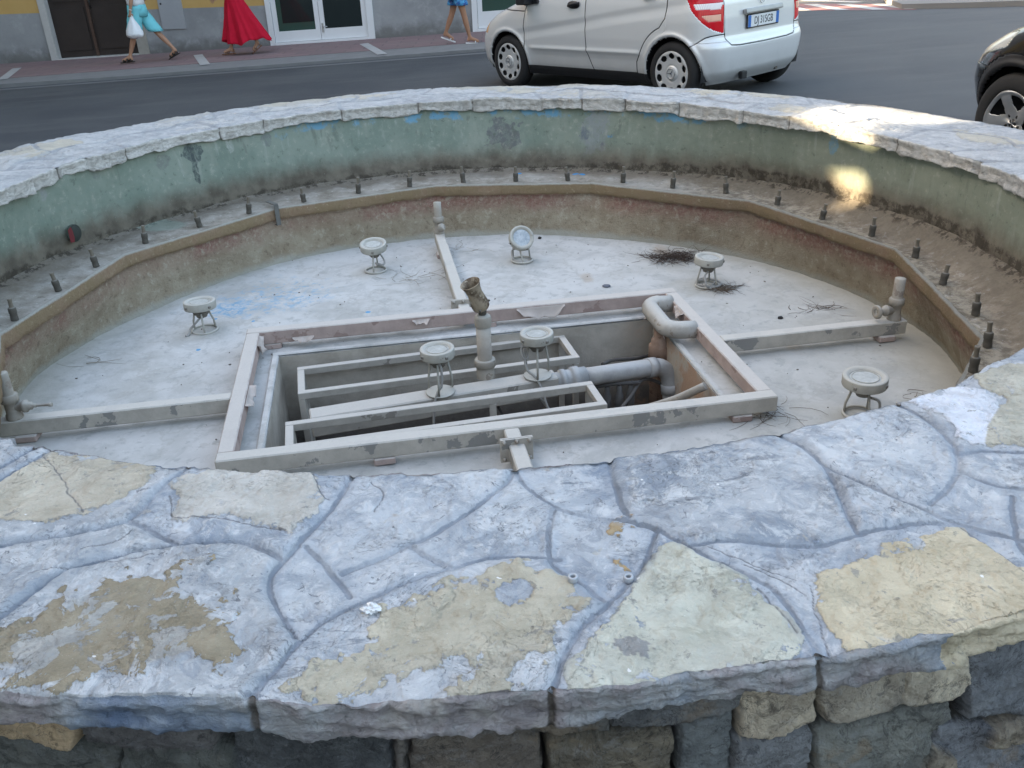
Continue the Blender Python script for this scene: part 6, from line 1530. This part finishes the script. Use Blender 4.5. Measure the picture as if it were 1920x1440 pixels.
def loft(name, rings, mat, parent, thick=.004, seg=28, folds=0.0, seed=0, closed_bottom=False):
    """cloth: rings of (centre, half-width x, half-width y)"""
    m = []; a = np.linspace(0, 2*math.pi, seg, endpoint=False); n_ = len(rings)
    for i, (c, rx, ry) in enumerate(rings):
        f = i/(n_-1); w = 1 + folds*f*(.6*np.sin(a*7 + seed) + .4*np.sin(a*11 + 2*seed + f*2)) if folds else 1
        m.append(np.stack([c[0] + rx*w*np.cos(a), c[1] + ry*w*np.sin(a), np.full(seg, c[2]) + (folds*.08*f*np.sin(a*5+seed) if folds else 0)], -1))
    P = np.array(m).reshape(-1, 3); F = grid_faces(n_, seg, closed_m=True)
    o = np_mesh(name, P, F, mat, parent); md = o.modifiers.new('thick', 'SOLIDIFY'); md.thickness = thick; md.offset = 1
    return o
def lerp(a, b, t): return tuple(a[i] + (b[i]-a[i])*t for i in range(3))
def person(root_p, yaw, label, skin, pose, hair):
    o = thing('person', label, 'person', root_p, yaw)
    J = pose; V, E, R = [], [], []
    def add(p, r, par=None):
        V.append(p); R.append(r); i = len(V)-1
        if par is not None: E.append((par, i))
        return i
    pel = add(J['pelvis'], (.115,.085)); sp = add(lerp(J['pelvis'], J['chest'], .5), (.105,.078), pel); ch = add(J['chest'], (.13,.09), sp)
    nk0 = add(lerp(J['chest'], J['head'], .42), .065, ch); nk = add(lerp(J['chest'], J['head'], .62), .048, nk0); hd = add(J['head'], (.075,.088), nk)
    hx, hy, hz = J['head']; tp = add((hx-.01, hy, hz+.075), (.062,.075), hd); jaw = add((hx+.045, hy, hz-.055), .042, hd); nose = add((hx+.098, hy, hz-.012), .013, hd)
    for s in (-1, 1): add((hx-.005, hy+s*.082, hz), .014, hd)
    for sd in ('L', 'R'):
        s = 1 if sd == 'L' else -1; hp = J['hip'+sd]; kn = J['knee'+sd]; an = J['ankle'+sd]; to = J['toe'+sd]
        a = add(hp, .088, pel); b = add(lerp(hp, kn, .5), .072, a); c = add(kn, .052, b); d = add(lerp(kn, an, .35), .054, c); e = add(lerp(kn, an, .75), .036, d); f = add(an, .034, e)
        g_ = add(lerp(an, to, .45), .034, f); add(to, .026, g_)
        he = J['heel'+sd]; add(he, .030, f)
        sh = J['shoulder'+sd]; el = J['elbow'+sd]; wr = J['wrist'+sd]
        a = add(sh, .056, ch); b = add(lerp(sh, el, .5), .044, a); c = add(el, .037, b); d = add(lerp(el, wr, .4), .036, c); e = add(wr, .024, d)
        dv = Vector(wr) - Vector(el); dv.normalize(); fw = Vector(J.get('palm'+sd, (1,0,0))); fw = (fw - dv*fw.dot(dv)).normalized(); sidev = dv.cross(fw)
        W_ = Vector(wr); palm = add(tuple(W_ + dv*.055), (.034,.018), e)
        cl = J.get('curl'+sd, .5)
        for q, (off, ln) in enumerate(((-.030,.062), (-.010,.074), (.010,.070), (.030,.055))):
            base = W_ + dv*.088 + fw*off
            k1 = add(tuple(base), .0095, palm); p1 = base + (dv*(1-cl*.5) + sidev*cl*.8).normalized()*ln*.5; k2 = add(tuple(p1), .0085, k1)
            p2 = p1 + (dv*(1-cl*1.5) + sidev*cl).normalized()*ln*.5; add(tuple(p2), .0075, k2)
        t0 = W_ + dv*.035 - fw*.034; k1 = add(tuple(t0), .011, palm); add(tuple(t0 + (dv - fw*.6 + sidev*.4).normalized()*.04), .009, k1)
    b_ = skin_body('body', V, E, R, skin, o, 2, pel)
    # eyes, mouth, hair
    for s in (-1, 1): MB().lathe([(0,-.012),(.008,-.009),(.012,0),(.008,.009),(0,.012)], Matrix.Translation((hx+.068, hy+s*.031, hz+.008)), 10).build('eye', M_EYE, b_)
    MB().tube([(hx+.083, hy-.02, hz-.062), (hx+.090, hy, hz-.060), (hx+.083, hy+.02, hz-.062)], .006, 8).build('mouth', M_LIP, b_)
    hm = bmesh.new(); bmesh.ops.create_icosphere(hm, subdivisions=3, radius=1)
    for v in hm.verts:
        n_ = v.co.copy(); low = 1.0 if n_.z > -.1 else (1 + hair[1]*(-n_.z)); v.co = Vector((hx-.018 + n_.x*.092, hy + n_.y*.094, hz + .028 + n_.z*.108*low))
        if n_.x > .55 and n_.z < .45: v.co.x = min(v.co.x, hx + .045)
    for f in hm.faces: f.smooth = True
    mm = MB(); mm.bm.free(); mm.bm = hm; mm.build('hair', hair[0], b_)
    return o
M_EYE = plain('eye_dark', (.06,.045,.035), .3); M_LIP = plain('lip', (.42,.17,.14), .5)
SK1 = plain('skin_tanned', (.42,.235,.15), .55, var=.10, scale=6); SK2 = plain('skin_olive', (.46,.27,.18), .55, var=.08, scale=6); SK3 = plain('skin_brown', (.36,.185,.11), .55, var=.10, scale=6)
HAIR1 = plain('hair_grey', (.20,.19,.18), .8, var=.4, scale=60); HAIR2 = plain('hair_dark', (.03,.022,.018), .7, var=.4, scale=60)
def cloth(name, col, var=.10): 
    t = NT(name, .9, spec=.15); n1 = t.noise(9, 4, .6); n2 = t.noise(160, 2, .5)
    c = t.mix(n1, tuple(k*(1-var) for k in col), tuple(min(1, k*(1+var)) for k in col)); return t.done(c, bump=t.bump(t.math('ADD', n1, t.math('MULTIPLY', n2, .3)), .4, .01))
C_TURQ = cloth('turquoise_cloth', (.20,.60,.66)); C_WHITE = cloth('white_cloth', (.74,.74,.75), .04); C_RED = cloth('red_cloth', (.50,.012,.035), .18); C_PINK = cloth('pale_pink_cloth', (.66,.50,.50), .06); C_NAVY = cloth('navy_cloth', (.03,.035,.085))
def printed():
    t = NT('blue_print_cloth', .9, spec=.15); n1 = t.noise(16, 5, .7); n2 = t.noise(24, 4, .6)
    c = t.mix(t.sm(n1, .44, .54), (.04,.13,.36), (.10,.36,.62)); c = t.mix(t.math('MULTIPLY', t.sm(n2, .60, .66), .8), c, (.20,.55,.66)); c = t.mix(t.math('MULTIPLY', t.sm(n2, .42, .36), .7), c, (.12,.08,.22)); return t.done(c)
C_PRINT = printed(); M_SANDAL = plain('dark_leather', (.028,.022,.018), .6, var=.3); M_SANDALW = plain('tan_leather', (.20,.10,.06), .6, var=.25); M_FLIP = plain('white_rubber', (.70,.70,.69), .6, var=.05); M_SOLE = plain('sole_dark', (.05,.045,.04), .8)
def legs(hip, kneeF, ankF, kneeB, ankB, front='L', hw=.085, toe=.17, lift=.5):
    B = 'R' if front == 'L' else 'L'; y = {'L': hw, 'R': -hw}; d = {}
    for k, (kn, an, up) in {front: (kneeF, ankF, 0.0), B: (kneeB, ankB, lift)}.items():
        d['hip'+k] = (hip[0], y[k], hip[1]); d['knee'+k] = (kn[0], y[k]*.95, kn[1]); d['ankle'+k] = (an[0], y[k]*.9, an[1])
        c, s = math.cos(up), math.sin(up); d['toe'+k] = (an[0] + toe*c + .0, y[k]*.95, an[1] - .06 - toe*s*.9 + (.015 if up else 0)); d['heel'+k] = (an[0] - .045*c, y[k]*.9, an[1] - .05 + .02*s)
    return d
def sandal(parent, par, P, k, sole, strap, straps):
    """sole that follows the foot from heel to toe, with bands over it"""
    he, to, an = Vector(P['heel'+k]), Vector(P['toe'+k]), Vector(P['ankle'+k]); ax = (to - he).normalized(); up = Vector((0,1,0)).cross(ax)
    if up.z < 0: up = -up
    yv = up.cross(ax); L = (to - he).length
    M = Matrix((ax, yv, up)).transposed().to_4x4(); M.translation = he - up*.040
    pts = [(-.035,0),(-.025,.030),(.03,.034),(L*.55,.036),(L*.85,.046),(L+.02,.034),(L+.045,0),(L+.02,-.034),(L*.85,-.046),(L*.55,-.036),(.03,-.034),(-.025,-.030)]
    so = MB().prism(pts, 0, .016, M).build('sandal', sole, par)
    for x, h, w in straps:
        m = MB(); m.tube([M @ Vector((x, -.040, .012)), M @ Vector((x, -.036, h*.7)), M @ Vector((x+.005, 0, h)), M @ Vector((x, .036, h*.7)), M @ Vector((x, .040, .012))], w, 8); m.build('strap', strap, so)
    return so
def shorts(name, P, waist_c, wr, hem, mat, parent, wide=.105):
    """a waist piece and two legs joined as one cloth"""
    m = bmesh.new(); seg = 20; rings = {}
    a = np.linspace(0, 2*math.pi, seg, endpoint=False)
    def ring(c, rx, ry, ax=None): return [m.verts.new((c[0]+rx*math.cos(t), c[1]+ry*math.sin(t), c[2])) for t in a]
    def join(A, B):
        for i in range(seg): f = m.faces.new((A[i], A[(i+1) % seg], B[(i+1) % seg], B[i])); f.smooth = True
    w0 = ring(waist_c, wr[0], wr[1]); w1 = ring((waist_c[0], waist_c[1], waist_c[2]-.10), wr[0]*1.10, wr[1]*1.08); w2 = ring((waist_c[0], waist_c[1], waist_c[2]-.20), wr[0]*1.12, wr[1]*1.02); join(w0, w1); join(w1, w2)
    for k in 'LR':
        h, kn, an = P['hip'+k], P['knee'+k], P['ankle'+k]; prev = None
        for i, t in enumerate(np.linspace(-.12, hem, 9)):
            c = lerp(h, kn, t) if t <= 1 else lerp(kn, an, t-1)
            g_ = wide*(1.0 + .10*max(0, t)); A = ring((c[0], c[1], c[2]), g_*(1 + .05*math.sin(i*2.1)), g_*.92)
            if prev: join(prev, A)
            prev = A
    mm = MB(); mm.bm.free(); mm.bm = m; o = mm.build(name, mat, parent); md = o.modifiers.new('thick', 'SOLIDIFY'); md.thickness = .004; md.offset = 1
    return o
def shirt(P, mat, parent, hem_z, rx=.15, ry=.185, sleeve=.5):
    pe, ch = P['pelvis'], P['chest']; rings = []
    for t in np.linspace(0, 1, 10):
        z = hem_z + (ch[2] + .13 - hem_z)*t; f = (z - pe[2])/(ch[2]-pe[2]); c = (pe[0] + (ch[0]-pe[0])*f, 0, z)
        g_ = 1.0 if t < .75 else max(.42, 1 - ((t-.75)/.25)**2*.6); rings.append((c, rx*g_, ry*g_))
    o = loft('shirt', rings, mat, parent)
    for k in 'LR':
        s, e = P['shoulder'+k], P['elbow'+k]; MB().tube([lerp(s, e, t) for t in np.linspace(-.15, sleeve, 6)], [.075,.074,.070,.068,.066,.066], 14).build('sleeve', mat, o)
    return o
def upper(hx_, pz, lean=.02, H=.50):
    d = {'pelvis': (hx_, 0, pz), 'chest': (hx_+lean, 0, pz+.38), 'head': (hx_+lean*1.6, 0, pz+.69)}
    for k, s in (('L', 1), ('R', -1)): d['shoulder'+k] = (hx_+lean, s*.185, pz+.45)
    return d
# ---- man with the white bag, walking left (his left side to us)
A = ST(240,119,.05); B = ST(335,112,.05); mid_ = (A+B)/2; st1 = (A-B).length/2
P1 = upper(.10, .99); P1.update(legs((.10,.93), (st1*.48-.02,.50), (st1-.10,.10), (-.14,.52), (-st1+.06,.185), 'L', .09, .16, .55))
P1.update({'elbowL': (.06,.25,1.15), 'wristL': (.13,.27,.90), 'palmL': (1,0,0), 'curlL': .95, 'elbowR': (-.08,-.25,1.16), 'wristR': (.12,-.27,1.0), 'curlR': .5})
man = person((mid_.x, mid_.y, street_z(mid_.x)+.05), math.pi, 'man in turquoise shorts and white shirt striding past the brown door', SK1, P1, (HAIR1, .1))
shorts('shorts', P1, (.10,0,1.00), (.155,.175), .98, C_TURQ, man, .128); shirt(P1, C_WHITE, man, .985)
for k in 'LR': sandal(None, man, P1, k, M_SANDAL, M_SANDAL, ((.03,.085,.012), (.09,.082,.016), (.16,.06,.016)))
MB().lathe([(.030,-.006),(.034,-.006),(.034,.006),(.030,.006),(.030,-.006)], axis_matrix(Vector(lerp(P1['elbowL'], P1['wristL'], .88)), Vector(P1['wristL'])-Vector(P1['elbowL'])), 18).build('bracelet', M_FLIP, man)
# his carrier bag
hand = Vector(P1['wristL']) + Vector((.0,0,-.095)); Rz = Matrix.Rotation(math.pi, 3, 'Z'); hw_ = Vector((mid_.x, mid_.y, street_z(mid_.x)+.05)) + Rz @ hand
def bag():
    n_, s_ = 40, 26; V = []; aa = np.linspace(0, 2*math.pi, n_, endpoint=False)
    for i in range(s_):
        f = i/(s_-1); z = -.40*f; r = .018 + .125*math.sin(min(1, f*1.15)*math.pi/2)**1.5 if f < .8 else .143*math.sqrt(max(.02, 1-((f-.8)/.2)**2))
        V.append(np.stack([r*1.05*np.cos(aa)*(1+.10*np.sin(aa*6+f*3)*(1-f*.5)), r*.75*np.sin(aa)*(1+.10*np.cos(aa*5+f*2)*(1-f*.5)), np.full(n_, z) + .006*np.sin(aa*4)], -1))
    P = np.array(V).reshape(-1, 3); P += (.006*fbm(P, 14, 131, 3))[:,None]
    t = NT('thin_white_plastic', .35, spec=.5); t.b.inputs['Subsurface Weight'].default_value = .0; n1 = t.noise(18, 4, .6); mt = t.done(t.mix(n1, (.70,.71,.73), (.80,.81,.82)), bump=t.bump(n1, .6, .01))
    b = thing('carrier_bag', 'white plastic carrier bag hanging from the walking man\'s hand', 'bag', tuple(hw_ + Vector((-.0,0,.03))), .2)
    np_mesh('sack', P, grid_faces(s_, n_, closed_m=True), mt, b)
    MB().tube([(-.03,0,-.02),(-.02,.012,.03),(.0,.012,.045),(.02,.012,.03),(.03,0,-.02)], .006, 8).build('handle', mt, b)
bag()
# ---- woman in the long red skirt, walking left
A = ST(428,104,.05); B = ST(497,99,.05); mid_ = (A+B)/2; st1 = (A-B).length/2
P2 = upper(.06, 1.02, .015); P2.update(legs((.06,.95), (st1*.5,.52), (st1-.06,.095), (-.16,.50), (-st1+.10,.20), 'R', .075, .15, .75))
P2.update({'elbowL': (.16,.23,1.20), 'wristL': (.34,.22,1.03), 'palmL': (1,0,-.3), 'curlL': .35, 'elbowR': (-.10,-.23,1.2), 'wristR': (.0,-.25,1.0), 'curlR': .5})
wom = person((mid_.x, mid_.y, street_z(mid_.x)+.05), math.pi, 'woman in a long red skirt and sandals walking towards the brown door', SK2, P2, (HAIR2, 1.0))
seg_ = 150; aa = np.linspace(0, 2*math.pi, seg_, endpoint=False); V_ = []
for t in np.linspace(0, 1, 30):
    z = 1.13 - (1.13-.235)*t; f = t**1.1; fold = .10*f*np.sin(aa*8 + .6 + .8*t) + .06*f*np.sin(aa*13 + 2.1 - t) + .03*f*np.sin(aa*21)
    rx = .12 + .30*f; ry = .125 + .15*f
    V_.append(np.stack([.10 - .17*t**1.2 + rx*(1+fold)*np.cos(aa), ry*(1+fold*1.3)*np.sin(aa), z + t*(.035*np.sin(aa*3+1) + .02*np.sin(aa*8) - .03*np.cos(aa))], -1))
P_sk = np.array(V_).reshape(-1, 3); P_sk += (.004*fbm(P_sk, 9, 141, 3))[:,None]
sk = np_mesh('skirt', P_sk, grid_faces(30, seg_, closed_m=True), C_RED, wom); md = sk.modifiers.new('thick', 'SOLIDIFY'); md.thickness = .003
shirt(P2, C_PINK, wom, 1.10, .13, .165, .4)
for k in 'LR': sandal(None, wom, P2, k, M_SANDALW, M_SANDALW, ((.0,.10,.006), (.10,.075,.006), (.15,.055,.006)))
MB().lathe([(.026,-.004),(.029,-.004),(.029,.004),(.026,.004),(.026,-.004)], axis_matrix(Vector(lerp(P2['elbowL'], P2['wristL'], .9)), Vector(P2['wristL'])-Vector(P2['elbowL'])), 18).build('bracelet', M_SANDALW, wom)
# ---- man in printed shorts, walking right
A = ST(888,79,.05); B = ST(833,84,.05); mid_ = (A+B)/2; st1 = (A-B).length/2
P3 = upper(.02, .95, .02); P3.update(legs((.02,.88), (.12,.48), (st1-.06,.09), (-.10,.48), (-st1+.03,.17), 'R', .085, .16, .45))
P3.update({'elbowR': (.0,-.25,1.12), 'wristR': (.19,-.22,.93), 'palmR': (0,0,1), 'curlR': .7, 'elbowL': (-.10,.25,1.12), 'wristL': (-.02,.27,.90), 'curlL': .5})
mn2 = person((mid_.x, mid_.y, street_z(mid_.x)+.05), 0.0, 'man in blue printed shorts and flip flops walking past the white shop window', SK3, P3, (HAIR2, .1))
shorts('shorts', P3, (.02,0,.93), (.15,.175), .62, C_PRINT, mn2, .112); shirt(P3, C_NAVY, mn2, .84, .165, .195)
for k in 'LR': sandal(None, mn2, P3, k, M_FLIP, M_FLIP, ((.14,.055,.009),))
ph = Vector(P3['wristR']) + Vector((.085,.0,-.03))
MB().box(Vector((mid_.x, mid_.y, street_z(mid_.x)+.05)) + ph, (.07,.012,.12), Euler((0,.9,0)).to_matrix(), .006, 2).build('mobile_phone', M_FLIP)
bpy.data.objects['mobile_phone']['label'] = 'small white phone in the hand of the man in printed shorts'; bpy.data.objects['mobile_phone']['category'] = 'phone'
